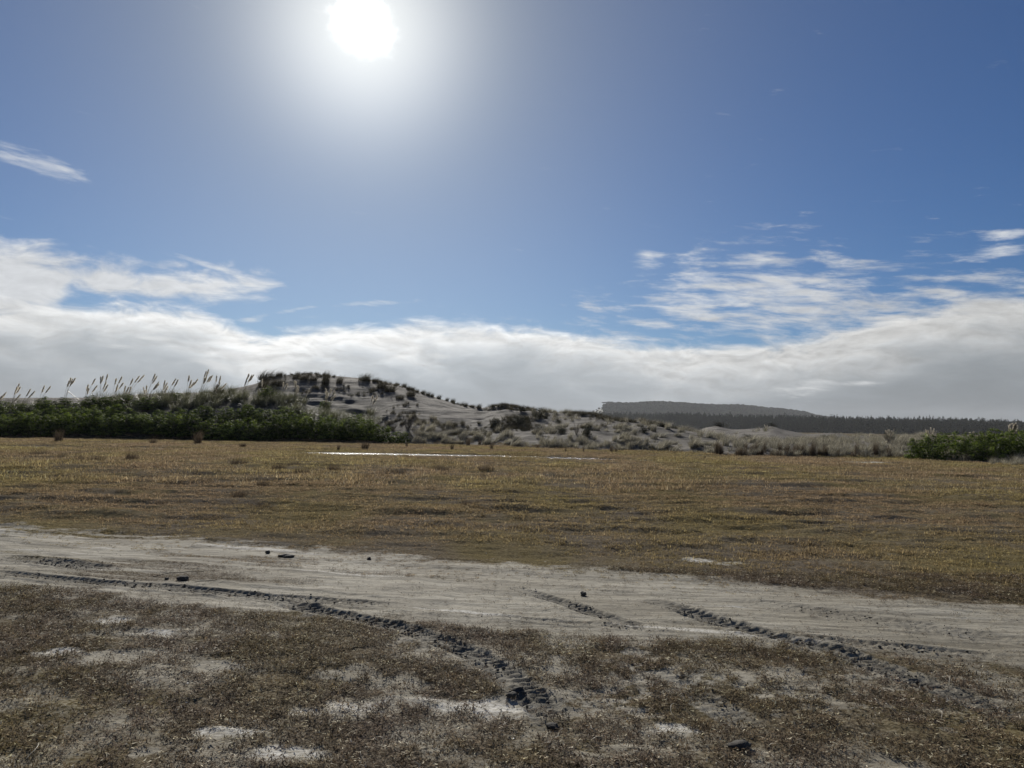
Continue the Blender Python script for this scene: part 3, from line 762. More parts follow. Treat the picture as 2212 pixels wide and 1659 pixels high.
# ------------------------------------------------------------------ single things on the ground
def clod(px, py, wpx, hs, seed, label, name='mud_clod', m=M_clod):
    g = gnd(px, py); r = wpx / FPX * g.y * .5
    V, F = ico(2); V = lump(V, seed, .42) * np.array([r, r * .85, r * hs]); V[:, 2] = np.maximum(V[:, 2], -r * hs * .45)
    obj(name, mesh_np(name, V, F, False, None, m), loc=(g.x, g.y, surf1(g.x, g.y) + r * hs * .35), label=label, category='clod', group='clods of mud lying on the track and turf')
clod(395, 1255, 25, .55, 1, 'black lump with dark twigs around it on the sandy track')
clod(360, 1254, 10, .5, 2, 'small black crumb just left of the lump with twigs')
clod(618, 1203, 27, .28, 3, 'flat dark slab of mud on the upper edge of the sandy track')
clod(797, 1209, 9, .8, 4, 'small dark clod right of the flat mud slab on the track')
clod(1260, 1285, 13, .8, 5, 'rough dark clod alone in the middle of the sandy track')
clod(1600, 1614, 44, .34, 6, 'large grey mud clod in the turf at the bottom of the picture')
clod(1120, 1486, 34, .6, 7, 'biggest dark clod heaped in the central tyre mark')
clod(1105, 1503, 22, .6, 8, 'dark clod just below the biggest heap in the central tyre mark')
clod(1195, 1562, 26, .5, 9, 'dark clod at the lower end of the central tyre mark')
clod(578, 1196, 11, .7, 10, 'small dark clod left of the flat mud slab on the track')
def stalk(p0, p1, r, bend, seed, label, m=M_straw, name='dry_stalk', lift=.03, cat='stalk', grp='pale dry stalks lying in the turf'):
    a, b = gnd(*p0), gnd(*p1); q = np.random.default_rng(seed)
    d = np.array([b.x - a.x, b.y - a.y]); L = np.hypot(*d); nrm = np.array([-d[1], d[0]]) / L
    pts = []
    for i in range(9):
        f = i / 8; p = np.array([a.x, a.y]) + d * f + nrm * (bend * L * 4 * f * (1 - f) + q.normal(0, .012) * L)
        pts.append((p[0], p[1], lift * 4 * f * (1 - f) + .006 + r))
    pts = np.array(pts); pts[:, 2] += surf(pts[:, 0], pts[:, 1])
    o = pts[0].copy()
    V, F = tube(pts - o, r, r * .6, 5)
    obj(name, mesh_np(name, V, F, True, {'tint': np.full(len(V), .6)}, m), loc=o, label=label, category=cat, group=grp)
stalk((2031, 1465), (2047, 1486), .0019, .15, 1, 'bright straight stalk lying across the right-hand tyre mark')
stalk((2074, 1473), (2092, 1482), .0016, -.2, 2, 'short pale stalk just right of the right-hand tyre mark')
stalk((1897, 1520), (1905, 1533), .0017, -.25, 3, 'short curved stalk, left one of a pair in the right foreground turf')
stalk((1917, 1530), (1938, 1545), .0020, -.3, 4, 'hooked pale stalk, right one of a pair in the right foreground turf')
stalk((2016, 1544), (2032, 1561), .0016, .2, 5, 'thin bent stalk below the right-hand tyre mark')
stalk((84, 1608), (40, 1657), .0018, .12, 6, 'long bent stalk in the bottom left corner of the turf')
stalk((1455, 1545), (1470, 1523), .0014, .2, 7, 'thin upright-looking stalk near the pale sand patch at lower centre')
stalk((1110, 1540), (1080, 1562), .0016, -.15, 8, 'pale stalk at the right end of the large pale sand patch')
stalk((330, 1250), (440, 1237), .004, .12, 9, 'thin dark twig curving behind the black lump on the track', M_twig, 'dark_twig', .01, 'twig', 'dark twigs by the black lump')
stalk((420, 1262), (500, 1254), .003, -.15, 10, 'thin dark twig lying right of the black lump on the track', M_twig, 'dark_twig', .01, 'twig', 'dark twigs by the black lump')

# ------------------------------------------------------------------ shrubs
def lupin_mesh(seed, wd, h):
    q = np.random.default_rng(seed); C, N, S, T = [], [], [], []
    nc = 74
    u = q.uniform(0, 1, nc); ph = q.uniform(0, 2 * np.pi, nc); th = np.arccos(1 - u * 1.05)
    d = np.stack([np.sin(th) * np.cos(ph), np.sin(th) * np.sin(ph), np.cos(th)], -1)
    rad_ = q.uniform(.72, 1.08, nc)[:, None]
    cc = d * rad_ * np.array([wd / 2, wd / 2, h * .92]); cc[:, 2] = np.maximum(cc[:, 2], .12)
    for c, dd in zip(cc, d):
        n = 46; r = q.uniform(.16, .32)
        o = q.normal(0, 1, (n, 3)); o /= np.linalg.norm(o, axis=1)[:, None]; o[:, 2] = np.abs(o[:, 2]) * .9 - .1
        C.append(c + o * r * q.uniform(.5, 1, n)[:, None]); N.append(o + dd * .5 + np.array([0, 0, .4])); S.append(q.uniform(.032, .065, n))
        T.append(np.clip(q.uniform(.0, .8, n) * .35 + q.uniform(-.15, .45) + .45 * (o[:, 2] - .3) + (q.uniform(0, 1, n) < .08) * .6, 0, 1))  # leaves at clump tops tinted lighter, top-lit highlights put into the colour
    n = 700
    o = q.normal(0, 1, (n, 3)); o[:, 2] = np.abs(o[:, 2]); o /= np.linalg.norm(o, axis=1)[:, None]
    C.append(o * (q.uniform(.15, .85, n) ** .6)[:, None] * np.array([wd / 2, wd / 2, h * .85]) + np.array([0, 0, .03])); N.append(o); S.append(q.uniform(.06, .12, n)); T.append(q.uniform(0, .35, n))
    C = np.concatenate(C); V, F = leaves(C, np.concatenate(N), np.concatenate(S), q)
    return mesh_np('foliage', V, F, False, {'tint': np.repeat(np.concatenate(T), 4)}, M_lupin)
def stems_mesh(seed, wd, h, n=9, r=.018, m=M_wood, twig=0):
    q = np.random.default_rng(seed); parts = []
    for i in range(n):
        a = q.uniform(0, 6.28); e = np.array([math.cos(a) * wd * .42 * q.uniform(.3, 1), math.sin(a) * wd * .42 * q.uniform(.3, 1), h * q.uniform(.6, .95)])
        P = [np.array([math.cos(a) * .05, math.sin(a) * .05, -.08])] + [e * f + q.normal(0, .05, 3) * (1 - f) + np.array([0, 0, -.10 * h * 4 * f * (1 - f) * 0]) for f in (.33, .66, 1)]
        parts.append(tube(P, r, r * .35, 5))
        for _ in range(twig):
            f = q.uniform(.3, .95); b = e * f; parts.append(tube([b, b + q.normal(0, .5, 3) * np.array([.35, .35, .2]) * wd * .35 + np.array([0, 0, .22 * h * q.uniform(.4, 1)])], r * .4, r * .15, 3))
    V, F = join(parts)
    return mesh_np('stem', V, F, True, None, m)
def shrub_mesh(seed, wd, h, nl=1500, size=(.03, .06), m=M_shrub, hollow=.25):
    q = np.random.default_rng(seed); nc = 46
    o = q.normal(0, 1, (nc, 3)); o[:, 2] = np.abs(o[:, 2]) * 1.1; o /= np.linalg.norm(o, axis=1)[:, None]
    cc = o * q.uniform(hollow, 1.05, nc)[:, None] * np.array([wd / 2, wd / 2, h]); cc[:, 2] = np.maximum(cc[:, 2], .06)
    k = q.integers(0, nc, nl); e = q.normal(0, 1, (nl, 3)) * (.09 * max(wd, h))
    V, F = leaves(cc[k] + e * np.array([1, 1, .9]), o[k] + q.normal(0, .5, (nl, 3)), q.uniform(*size, nl), q, .45)
    V[:, 2] = np.maximum(V[:, 2], -.03)
    return mesh_np('foliage', V, F, False, {'tint': np.repeat(np.clip(q.uniform(0, .8, nl) + (q.uniform(0, 1, nl) < .06) * .5, 0, 1), 4)}, m)
def thing(name, loc, label, cat, group=None, rz=0, sc_=1.0):
    o = obj(name, None, loc=loc, rot=(0, 0, rz), scale=(sc_,) * 3 if not isinstance(sc_, tuple) else sc_, label=label, category=cat)
    if group: o['group'] = group
    return o

LUP = [(lupin_mesh(40 + i, 2.3, 2.0), stems_mesh(60 + i, 2.3, 2.0)) for i in range(6)]
def lupin(px, Y, sx, sz, label, group='green lupin bushes of the hedge'):
    i = rng.integers(0, 6); x_ = at(px, 930, Y).x
    t = thing('lupin_bush', (x_, Y, surf1(x_, Y) - .06), label, 'bush', group, rng.uniform(0, 6.28), (sx, sx, sz))
    obj('foliage', LUP[i][0], t); obj('stem', LUP[i][1], t)
G_HEDGE = 'green lupin bushes of the hedge'
ORD = 'first second third fourth fifth sixth seventh eighth ninth tenth eleventh twelfth thirteenth fourteenth fifteenth sixteenth seventeenth eighteenth nineteenth twentieth'.split()
ORD += ['twenty-' + o for o in ORD[:9]] + ['thirtieth']
px = -12; nf = 0
while px < 872:
    s_ = 1.08 if px < 790 else 1.08 - .45 * (px - 790) / 85
    lab = ORD[nf] + ' lupin bush from the left in the front row of the hedge'; nf += 1
    if px > 840: lab = 'low lupin bush at the right end of the hedge where sand begins'
    lupin(px, 67.0 + rng.uniform(-.5, .7), s_ * rng.uniform(.9, 1.15), s_ * rng.uniform(.82, 1.06), lab)
    px += rng.uniform(30, 42)
px = -10; nf = 0
while px < 790:
    s_ = 1.0 if px < 640 else .85
    lupin(px, 69.8 + rng.uniform(-.6, .9), s_ * rng.uniform(.9, 1.2), s_ * rng.uniform(.70, .95), ORD[nf] + ' lupin bush from the left in the second row of the hedge'); nf += 1
    px += rng.uniform(36, 52)
px = -8; nf = 0
while px < 340:
    lupin(px, 74.5 + rng.uniform(-.7, 1.2), rng.uniform(.9, 1.2), rng.uniform(.66, .9), ORD[nf] + ' lupin bush from the left along the top of the hedge'); nf += 1
    px += rng.uniform(38, 55)
for px, Y, s_, lab in ((700, 79, .55, 'single lupin bush standing above the hedge below the dune'), (382, 77.5, .5, 'dark lupin bush poking above the plume grass on the left'), (330, 76, .42, 'small dark lupin bush among the leftmost toppled plumes'), (575, 78, .75, 'lupin bush half hidden by plume grass left of the dune'), (770, 73, .62, 'lupin bush with a pointed top near the right of the hedge'), (1640, 75, .3, 'tiny green bush in the marram')):
    lupin(px, Y, s_, s_ * 1.05, lab)
for io, (px, Y, sx, sz) in enumerate(sorted(((1985, 47.5, .62, .60), (2015, 50, .62, .66), (2048, 48.5, .65, .72), (2075, 46, .6, .55), (2105, 47.5, .65, .64), (2135, 45.5, .62, .62), (2150, 48.5, .6, .66), (2172, 44.0, .62, .66), (2198, 45.8, .66, .72), (2222, 43.2, .62, .66), (2025, 46.6, .45, .40), (2120, 44.6, .5, .45)))):
    lupin(px, Y, sx * 1.12, sz * 1.3, ORD[io] + ' lupin bush from the left in the green thicket at the right edge', 'lupin bushes at the right edge')

SHR = [(shrub_mesh(80 + i, 1.5, 1.1), stems_mesh(90 + i, 1.5, 1.1, 8, .022, M_wood, 3)) for i in range(4)]
BARE = (shrub_mesh(99, 1.5, 1.3, 420, (.02, .04), M_rush), stems_mesh(98, 1.7, 1.4, 16, .02, M_wood, 6))
def shrub(px, py, wpx, hpx, label, Y=None, bare=False, group='dark shrubs on the dunes'):
    """foot of the shrub seen at px,py: march the view ray to the terrain unless the depth is given"""
    if Y is None:
        d = ray(px, py); tt_ = np.arange(44, 125, .25); pts = np.array([0, 0, EYE])[None] + np.array(d)[None] * (tt_ / d.y)[:, None]
        below = pts[:, 2] < surf(pts[:, 0], pts[:, 1]); Y = float(tt_[np.argmax(below)]) if below.any() else 90.
    p = at(px, py, Y); b = BARE if bare else SHR[rng.integers(0, 4)]
    wd = wpx / FPX * Y; hh = hpx / FPX * Y
    t = thing('shrub', (p.x, Y, surf1(p.x, Y) - .03), label, 'shrub', group, rng.uniform(0, 6.28), (wd / 1.5, wd / 1.5, hh / 1.15))
    obj('foliage', b[0], t); obj('stem', b[1], t)
def z3(X, Y): return (1800 + X / 2.212) / 1.8228, (1500 + Y / 2.212) / 1.8228
def z2(X, Y): return (900 + X / 2.212) / 1.8228, (1400 + Y / 2.212) / 1.8228
def z1(X, Y): return X / 2.212 / 1.8228, (1400 + Y / 2.212) / 1.8228
def z4(X, Y): return (2600 + X * .3617) / 1.8228, (1500 + Y * .3617) / 1.8228
def z5(X, Y): return (3300 + X * .3309) / 1.8228, (1550 + Y * .3309) / 1.8228
K = 1 / 2.212 / 1.8228
for X, Y, wd, hh, lab in ((330, 405, 115, 95, 'dark round shrub at lower left of the shrub group on the dune'), (410, 425, 70, 60, 'small dark shrub touching the round one on the sand'), (545, 375, 150, 85, 'broad dark shrub in the middle of the dune slope'), (705, 325, 130, 100, 'tall dark shrub on the saddle right of the high dune'), (775, 330, 60, 70, 'narrow dark shrub right beside the tall saddle shrub'), (560, 265, 90, 60, 'dark shrub on the low crest left of the saddle'), (400, 232, 120, 38, 'low dark shrub capping the first rise right of the high dune'), (885, 370, 75, 50, 'small mushroom-shaped shrub on bare sand'), (905, 460, 120, 75, 'dark shrub low on the slope above the pale marram'), (715, 455, 110, 75, 'bent dry shrub leaning right above the pale marram'), (1625, 455, 110, 75, 'dark shrub on the right shoulder of the long dune'), (1480, 405, 90, 35, 'flat dark shrub on the sandy shoulder'), (1780, 400, 80, 40, 'dark shrub on the right end of the long dune crest'), (1090, 305, 90, 30, 'flat dark shrub on the crest below the small far hill')):
    shrub(*z3(X, Y), wd * K, hh * K, lab)
shrub(*z3(1130, 490), 120 * K, 130 * K, 'tall upright shrub with bare twigs at the foot of the dune')
shrub(*z3(1040, 470), 90 * K, 95 * K, 'dry brown shrub left of the tall upright one', bare=True)
shrub(*z2(1560, 655), 160 * K, 125 * K, 'leafless grey shrub at the right end of the lupin hedge', bare=True)
shrub(*z2(2035, 705), 95 * K, 85 * K, 'light green shrub alone on the sand at the foot of the dune')
shrub(*z2(1008, 180), 26 * K, 30 * K, 'tiny dark sprig, left one of two on the dune crest')
shrub(*z2(1046, 186), 34 * K, 22 * K, 'tiny dark sprig, right one of two on the dune crest')
shrub(*z2(390, 335), 110 * K, 80 * K, 'dark shrub in the shade at the left foot of the high dune')
K4 = .3617 / 1.8228; K5 = .3309 / 1.8228
shrub(*z4(1570, 668), 150 * K4, 50 * K4, 'dark low shrub among pale marram left of the brown rushes', Y=68)
shrub(*z4(1870, 668), 120 * K4, 62 * K4, 'dark shrub standing alone in pale marram before the far dunes', Y=66)
shrub(*z4(640, 533), 190 * K4, 60 * K4, 'dark shrub cap on the left one of the far sand dunes', Y=127)
shrub(*z4(1215, 512), 120 * K4, 42 * K4, 'round grassy cap on the middle far sand dune', Y=118)
shrub(*z4(1790, 605), 130 * K4, 42 * K4, 'dark shrub on the slope of the right far dune', Y=104)
shrub(*z4(950, 640), 140 * K4, 66 * K4, 'dark brown shrub mound behind the tall marram', Y=62)
shrub(*z5(595, 650), 170 * K5, 125 * K5, 'brown twiggy shrub between the rushes and the right thicket', Y=58, bare=True)
shrub(*z5(540, 735), 110 * K5, 90 * K5, 'dark brown shrub at the meadow edge left of the thicket', Y=50.5)
shrub(*z5(900, 620), 150 * K5, 90 * K5, 'brown dry shrub touching the left end of the right thicket', Y=54, bare=True)
shrub(*z5(990, 505), 130 * K5, 26 * K5, 'flat dark shrub on the low far dune under the six plumes', Y=103)

# ------------------------------------------------------------------ crest marram, rushes, tussocks
def ray_depth(px, py, y0=44., y1=126.):
    d = ray(px, py); tt_ = np.arange(y0, y1, .25); pts = np.array([0, 0, EYE])[None] + np.array(d)[None] * (tt_ / d.y)[:, None]
    below = pts[:, 2] < surf(pts[:, 0], pts[:, 1])
    return float(tt_[np.argmax(below)]) if below.any() else None
def clump_set(name, k, *a, **kw): return [tuft_mesh(name, 31 * i + len(name) * 3, *a, **kw) for i in range(k)]
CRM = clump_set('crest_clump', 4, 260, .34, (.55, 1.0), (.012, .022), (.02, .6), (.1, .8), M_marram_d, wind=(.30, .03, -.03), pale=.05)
RUS = clump_set('rush_clump', 4, 170, .20, (.55, 1.0), (.010, .018), (.02, .38), (.0, .5), M_rush, wind=(.10, 0, 0), pale=.07)
MAR = clump_set('marram_clump', 4, 200, .30, (.55, 1.05), (.012, .022), (.05, .5), (.1, .8), M_marram, wind=WIND, pale=.18)
TUS = clump_set('meadow_clump', 4, 300, .42, (.14, .34), (.010, .018), (.05, .8), (.0, .8), M_rush, wind=(.1, 0, 0), pale=.12)
def clump(kind, name, px, py, wpx, hpx, label, group, Y=None, cat='grass clump'):
    if Y is None: Y = ray_depth(px, py) or 97.
    p = at(px, py, Y); me = kind[rng.integers(0, 4)]
    wd = wpx / FPX * Y; hh = hpx / FPX * Y
    bw, bh = {id(CRM): (1.0, .85), id(RUS): (.7, .85), id(MAR): (1.0, .8), id(TUS): (1.0, .26)}[id(kind)]
    obj(name, me, loc=(p.x, Y, surf1(p.x, Y) - .04), rot=(0, 0, rng.uniform(-.4, .4)), scale=(wd / bw, wd / bw, hh / bh), label=label, category=cat, group=group)
G = 'dark marram clumps on the high dune'
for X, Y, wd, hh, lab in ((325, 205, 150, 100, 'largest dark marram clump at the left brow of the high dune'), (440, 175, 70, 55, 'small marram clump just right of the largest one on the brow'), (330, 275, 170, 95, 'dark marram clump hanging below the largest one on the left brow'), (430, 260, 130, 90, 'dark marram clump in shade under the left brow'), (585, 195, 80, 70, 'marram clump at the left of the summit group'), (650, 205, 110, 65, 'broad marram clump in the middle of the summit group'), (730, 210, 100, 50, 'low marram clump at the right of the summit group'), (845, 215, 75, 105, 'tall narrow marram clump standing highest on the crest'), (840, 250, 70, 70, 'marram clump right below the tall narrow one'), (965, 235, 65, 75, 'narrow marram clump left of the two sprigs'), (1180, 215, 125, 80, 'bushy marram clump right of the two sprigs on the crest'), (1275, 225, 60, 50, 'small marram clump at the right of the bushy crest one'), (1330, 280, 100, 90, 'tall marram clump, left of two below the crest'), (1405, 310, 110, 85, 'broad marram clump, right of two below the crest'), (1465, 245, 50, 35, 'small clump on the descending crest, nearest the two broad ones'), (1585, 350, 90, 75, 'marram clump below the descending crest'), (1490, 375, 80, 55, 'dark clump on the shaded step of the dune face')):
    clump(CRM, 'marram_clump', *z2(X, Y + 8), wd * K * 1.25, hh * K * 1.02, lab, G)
for i, (X, Y) in enumerate([(1530, 268), (1565, 295), (1600, 300), (1640, 315), (1690, 328), (1735, 345), (1770, 355), (1830, 372), (1900, 392), (1950, 405), (2060, 440), (2120, 448), (2180, 455)]):
    clump(CRM, 'marram_clump', *z2(X, Y + 6), rng.uniform(40, 60) * K, rng.uniform(38, 55) * K, ORD[i] + ' little marram tuft from the left on the falling dune crest', 'little tufts along the falling crest')
G = 'brown rush clumps along the meadow edge'
for (X, Y), wd, hh, lab in ((z2(955, 822), 40, 55, 'narrow rush clump in front of the hedge, at the left tip of the pool'), (z2(1185, 812), 110, 75, 'widest rush clump in front of the hedge, leaning right'), (z2(1550, 795), 36, 45, 'rush clump at the right corner of the hedge'), (z2(1945, 825), 45, 62, 'dark rush clump alone on the meadow right of the hedge'), (z2(2085, 790), 55, 85, 'tall rush clump at the edge of the sand right of the hedge'), (z2(125, 798), 70, 45, 'low rush clump under the hedge, left of centre'), (z3(300, 595), 45, 65, 'square dark rush clump on the meadow behind the pool'), (z3(195, 555), 45, 50, 'greenish rush clump at the foot of the sand'), (z3(700, 588), 45, 45, 'rush clump behind the middle of the pool'), (z3(945, 612), 28, 38, 'thin rush clump behind the pool'), (z3(1345, 618), 60, 58, 'left one of two touching rush clumps behind the pool end'), (z3(1385, 618), 40, 45, 'right one of two touching rush clumps behind the pool end'), (z3(2155, 683), 28, 40, 'thin rush clump out on the right meadow'), (z3(1100, 620), 20, 70, 'very thin tall rush behind the pool'), (z1(510, 745), 110, 110, 'brown rush clump leaning right at the foot of the left hedge'), (z1(640, 715), 90, 60, 'brown rush clump beside the leaning one at the left hedge'), (z1(1720, 765), 110, 120, 'tall brown rush clump in shade at the hedge foot'), (z1(2110, 800), 80, 45, 'low rush clump below the hedge near the dune'), (z1(1330, 770), 90, 60, 'dull brown rush clump at the hedge foot between the tall ones')):
    clump(RUS, 'rush_clump', X, Y, wd * K, hh * K, lab, G)
for i in range(46):
    X = rng.uniform(560, 2500)
    c_ = z4(X, 0)[0]
    if c_ > 1955: continue
    Yd = float(terp(c_, FOOT)) + rng.uniform(.0, 2.2)
    clump(RUS, 'rush_clump', c_, 930, rng.uniform(45, 130) * K4, rng.uniform(0, 1) ** 1.6 * 150 * K4 + 55 * K4, 'brown rush clump in the fringe along the right meadow edge', 'brown rushes of the right fringe', Y=Yd)
for i in range(190):
    c_ = rng.uniform(900, 1960) if i < 160 else rng.uniform(1960, 2220)
    f0 = float(terp(c_, FOOT)); Yd = f0 + rng.uniform(0, 1) ** 1.5 * (11 if c_ > 1150 else 6) + .3
    clump(MAR, 'marram_clump', c_, 930, rng.uniform(14, 34), rng.uniform(8, 21) * (1.3 if 1480 < c_ < 1640 else 1), 'pale marram clump bent by the wind at the foot of the dunes', 'pale marram clumps at the dune foot', Y=Yd)
G = 'dark tussocks dotted over the meadow'
def z8(X, Y): return X * .911 / 1.8228, (1700 + Y * .911) / 1.8228
for X, Y, wd, lab in ((175, 100, 70, 'dark wide tussock nearest the left water strip'), (343, 122, 36, 'dark peaked tussock right of the wide one at left'), (270, 112, 34, 'small tussock between the wide and the peaked one'), (415, 126, 60, 'flat tussock right of the peaked one'), (570, 120, 46, 'tussock alone below the middle of the left water strip'), (1030, 148, 66, 'bushiest tussock in the middle of the left meadow'), (1205, 165, 56, 'tussock right of the bushiest one'), (1270, 152, 50, 'paler tussock behind and right of the bushiest one'), (1440, 167, 50, 'tussock below the left tip of the main pool'), (1300, 185, 60, 'flat dark tussock in the centre meadow'), (1705, 180, 90, 'long low tussock below the main pool'), (1905, 165, 60, 'greenish tussock close below the main pool'), (2100, 168, 60, 'dark tussock near the right of the main pool'), (640, 204, 90, 'long flat tussock in the left meadow'), (255, 200, 70, 'faint low tussock at far left of the meadow'), (800, 224, 160, 'broadest grey tussock patch in the left meadow'), (1135, 235, 44, 'dark round tussock below the bushiest one'), (1035, 275, 60, 'low tussock left of the meadow centre line'), (1115, 325, 110, 'flat tussock in front of the meadow centre'), (2030, 320, 60, 'tussock right of the meadow centre')):
    px, py = z8(X, Y); g = gnd(px, py)
    clump(TUS, 'meadow_tussock', px, py, wd * .70, 13 + 4 * (wd < 70), lab, G, Y=g.y, cat='tussock')

# ------------------------------------------------------------------ plume grass
def plume_grass(tips, Y, label, lean, group, leafs=1.0, drop=2.3):
    """tips: plume tips in image coordinates"""
    T = [at(px, py, Y + rng.uniform(-.8, .8)) for px, py in tips]
    bx = sum(t.x for t in T) / len(T) - lean * drop; bz = surf1(bx, Y)
    root = thing('plume_grass', (bx, Y, bz - .03), label, 'plume grass', group)
    n = int(190 * leafs); q = np.random.default_rng(int(abs(bx * 1000)))
    a = q.uniform(0, 6.28, n); rr = .30 * np.sqrt(q.uniform(0, 1, n))
    V, F, s = ribbons(np.stack([rr * np.cos(a), rr * np.sin(a), np.zeros(n)], -1), a + q.normal(0, .5, n), q.uniform(.05, .55, n), q.uniform(.5, 1.7, n), q.uniform(.9, 1.7, n) * (.6 + .4 * leafs), q.uniform(.014, .026, n), 4, (.22, 0, 0))
    t_ = q.uniform(0, .8, n); t_ = np.where(q.uniform(0, 1, n) < .16, .97, t_)
    obj('leaves', mesh_np('leaves', V, F, True, {'tint': np.repeat(t_, s)}, M_tleaf), root)
    for t in T:
        tip = np.array([t.x - bx, t.y - Y, t.z - bz]); H = max(tip[2], .6)
        b = np.array([q.normal(0, .12), q.normal(0, .12), 0.])
        f = np.linspace(0, 1, 9)[:, None]
        ctrl = b + (tip - b) * np.array([.38, .5, .62])
        pts = (1 - f) ** 2 * b + 2 * f * (1 - f) * ctrl + f * f * tip
        st = obj('flower_stem', mesh_np('flower_stem', *tube(pts, .015, .007, 4), True, None, M_stalk), root)
        PL = q.uniform(.75, 1.05); seg = np.linspace(max(0, 1 - PL / H), 1, 40)[:, None]
        c = (1 - seg) ** 2 * b + 2 * seg * (1 - seg) * ctrl + seg * seg * tip
        d = tip - ctrl; d /= np.linalg.norm(d)
        m = 170; k = q.integers(0, 34, m); g_ = k / 34.
        ln = (.13 + .20 * np.sin(np.pi * np.clip(g_ * .8 + .18, 0, 1))) * q.uniform(.7, 1.1, m)
        dr = d[None] * 1.0 + q.normal(0, .17, (m, 3)) + np.array([.16 if lean > 0 else 0, 0, -.05])
        dr /= np.linalg.norm(dr, axis=1)[:, None]
        e = c[k] + dr * ln[:, None] + np.array([.02 * (lean > 0), 0, -.015])
        sd = np.cross(dr, q.normal(0, 1, (m, 3))); sd /= np.linalg.norm(sd, axis=1)[:, None]
        mid = (c[k] + e) / 2; wv = (q.uniform(.014, .026, m))[:, None] * sd
        Vp = np.stack([c[k], mid + wv, e, mid - wv], 1).reshape(-1, 3)
        obj('plume', mesh_np('plume', Vp, np.arange(m)[:, None] * 4 + np.arange(4)[None], False, {'tint': np.repeat(q.uniform(0, .8, m), 4)}, M_plume), st)
GL = 'plume grasses along the top of the hedge'
for tips, lab in ((((60, 310), (42, 330), (15, 345)), 'low plume grass at the far left edge of the hedge'), (((165, 240), (178, 265), (150, 262), (180, 330)), 'plume grass with a tight bunch, second from the left edge'), (((265, 285), (305, 302)), 'plume grass with two short plumes, third from the left edge'), (((385, 255), (440, 262)), 'plume grass with two spread plumes, fourth from the left edge'), (((615, 190), (632, 196), (655, 190), (600, 215)), 'plume grass with thick golden plumes beside a fallen stalk'), (((765, 250), (770, 280), (828, 195), (845, 255)), 'plume grass with one tall plume right of the golden one'), (((875, 178), (895, 172), (935, 158), (925, 220), (940, 245)), 'plume grass with a fan of five plumes on the left skyline'), (((1010, 195), (1062, 175), (1025, 245), (1072, 232)), 'plume grass with two tall and two short plumes'), (((1155, 195), (1215, 170), (1258, 162), (1090, 260), (1140, 265), (1120, 270)), 'plume grass with six plumes above the small sandy rise'), (((1245, 270), (1275, 255), (1350, 152), (1370, 170), (1385, 222), (1385, 242)), 'plume grass with dense plumes over the right of the sandy rise'), (((1435, 210), (1458, 228), (1462, 258)), 'plume grass with three plumes left of the dark lupin bush'), (((1530, 195), (1552, 202)), 'plume grass with two thin plumes just left of the dark lupin bush'), (((1645, 170), (1665, 205), (1722, 200), (1690, 225)), 'plume grass right above the dark lupin bush'), (((1815, 115), (1795, 130), (1850, 165), (1832, 175), (1797, 182), (1780, 190)), 'plume grass with the tallest plumes on the skyline'), (((1885, 170), (1920, 172), (1915, 230), (1975, 235), (1890, 240)), 'plume grass spreading right of the tallest plumes'), (((2165, 155), (2195, 160), (2210, 160), (2150, 190)), 'plume grass with thin plumes left of the high dune')):
    plume_grass([z1(*t) for t in tips], 76.5, lab, .33, GL)
GD = 'plume grasses in front of the high dune'
for tips, lab in ((((290, 200), (335, 268), (305, 282)), 'plume grass with three cream plumes at the left foot of the high dune'), (((475, 230), (510, 240)), 'plume grass with two cream plumes before the dark dune brow'), (((572, 215), (585, 225), (600, 255), (612, 275)), 'plume grass with four cream plumes before the dune'), (((700, 285),), 'plume grass with a single cream plume before the dune'), (((842, 282), (888, 285), (860, 310), (918, 300), (930, 308), (932, 338), (845, 350)), 'plume grass with a bright bunch of seven plumes before the dune'), (((1252, 345), (1270, 368), (1295, 350)), 'plume grass with three bright plumes right of the bright bunch')):
    plume_grass([z2(*t) for t in tips], 80.0, lab, .22, GD, .8, 1.6)
GR = 'plume grasses on the right'
for tips, Y, lab, lf, dr in ((((560, 430), (592, 425), (632, 432), (662, 415)), 62, 'plume grass with four thin plumes above the brown twiggy shrub', .7, 1.5), (((1037, 420), (1063, 430), (1100, 400), (1117, 430), (1138, 408), (1170, 435)), 88, 'plume grass with six upright plumes before the pine forest', .7, 1.5), (((1562, 455), (1605, 445), (1530, 510), (1545, 515)), 58, 'plume grass with four plumes behind the right thicket', .7, 1.2), (((2035, 355), (2052, 350), (2072, 345), (2092, 352), (2110, 345), (2122, 372)), 48.5, 'big plume grass with upright plumes rising from the right thicket', 1.3, 1.6), (((1128, 470), (1160, 480)), 110, 'plume grass with two plumes on the middle far dune', .4, 1.5)):
    plume_grass([(z5 if Y != 110 else z4)(*t) for t in tips], Y, lab, .06, GR, lf, dr)
PLG = [tuft_mesh('leaf_clump', 700 + i, 170, .34, (.7, 1.4), (.014, .026), (.05, .7), (.5, 1.5), M_tleaf, segs=4, wind=(.2, 0, 0), pale=.16) for i in range(4)]
for i in range(120):
    c_ = rng.uniform(200, 640) if i < 90 else rng.uniform(600, 830); Yd = rng.uniform(73, 81.5) if c_ < 640 else rng.uniform(71.5, 77)
    x_ = at(c_, 900, Yd).x
    obj('plume_grass_clump', PLG[i % 4], loc=(x_, Yd, surf1(x_, Yd) - .04), rot=(0, 0, rng.uniform(-.5, .5)), scale=(rng.uniform(.9, 1.35),) * 3, label='shining arched leaf clump without plumes between lupins and dune', category='grass clump', group='leaf clumps on top of the hedge')
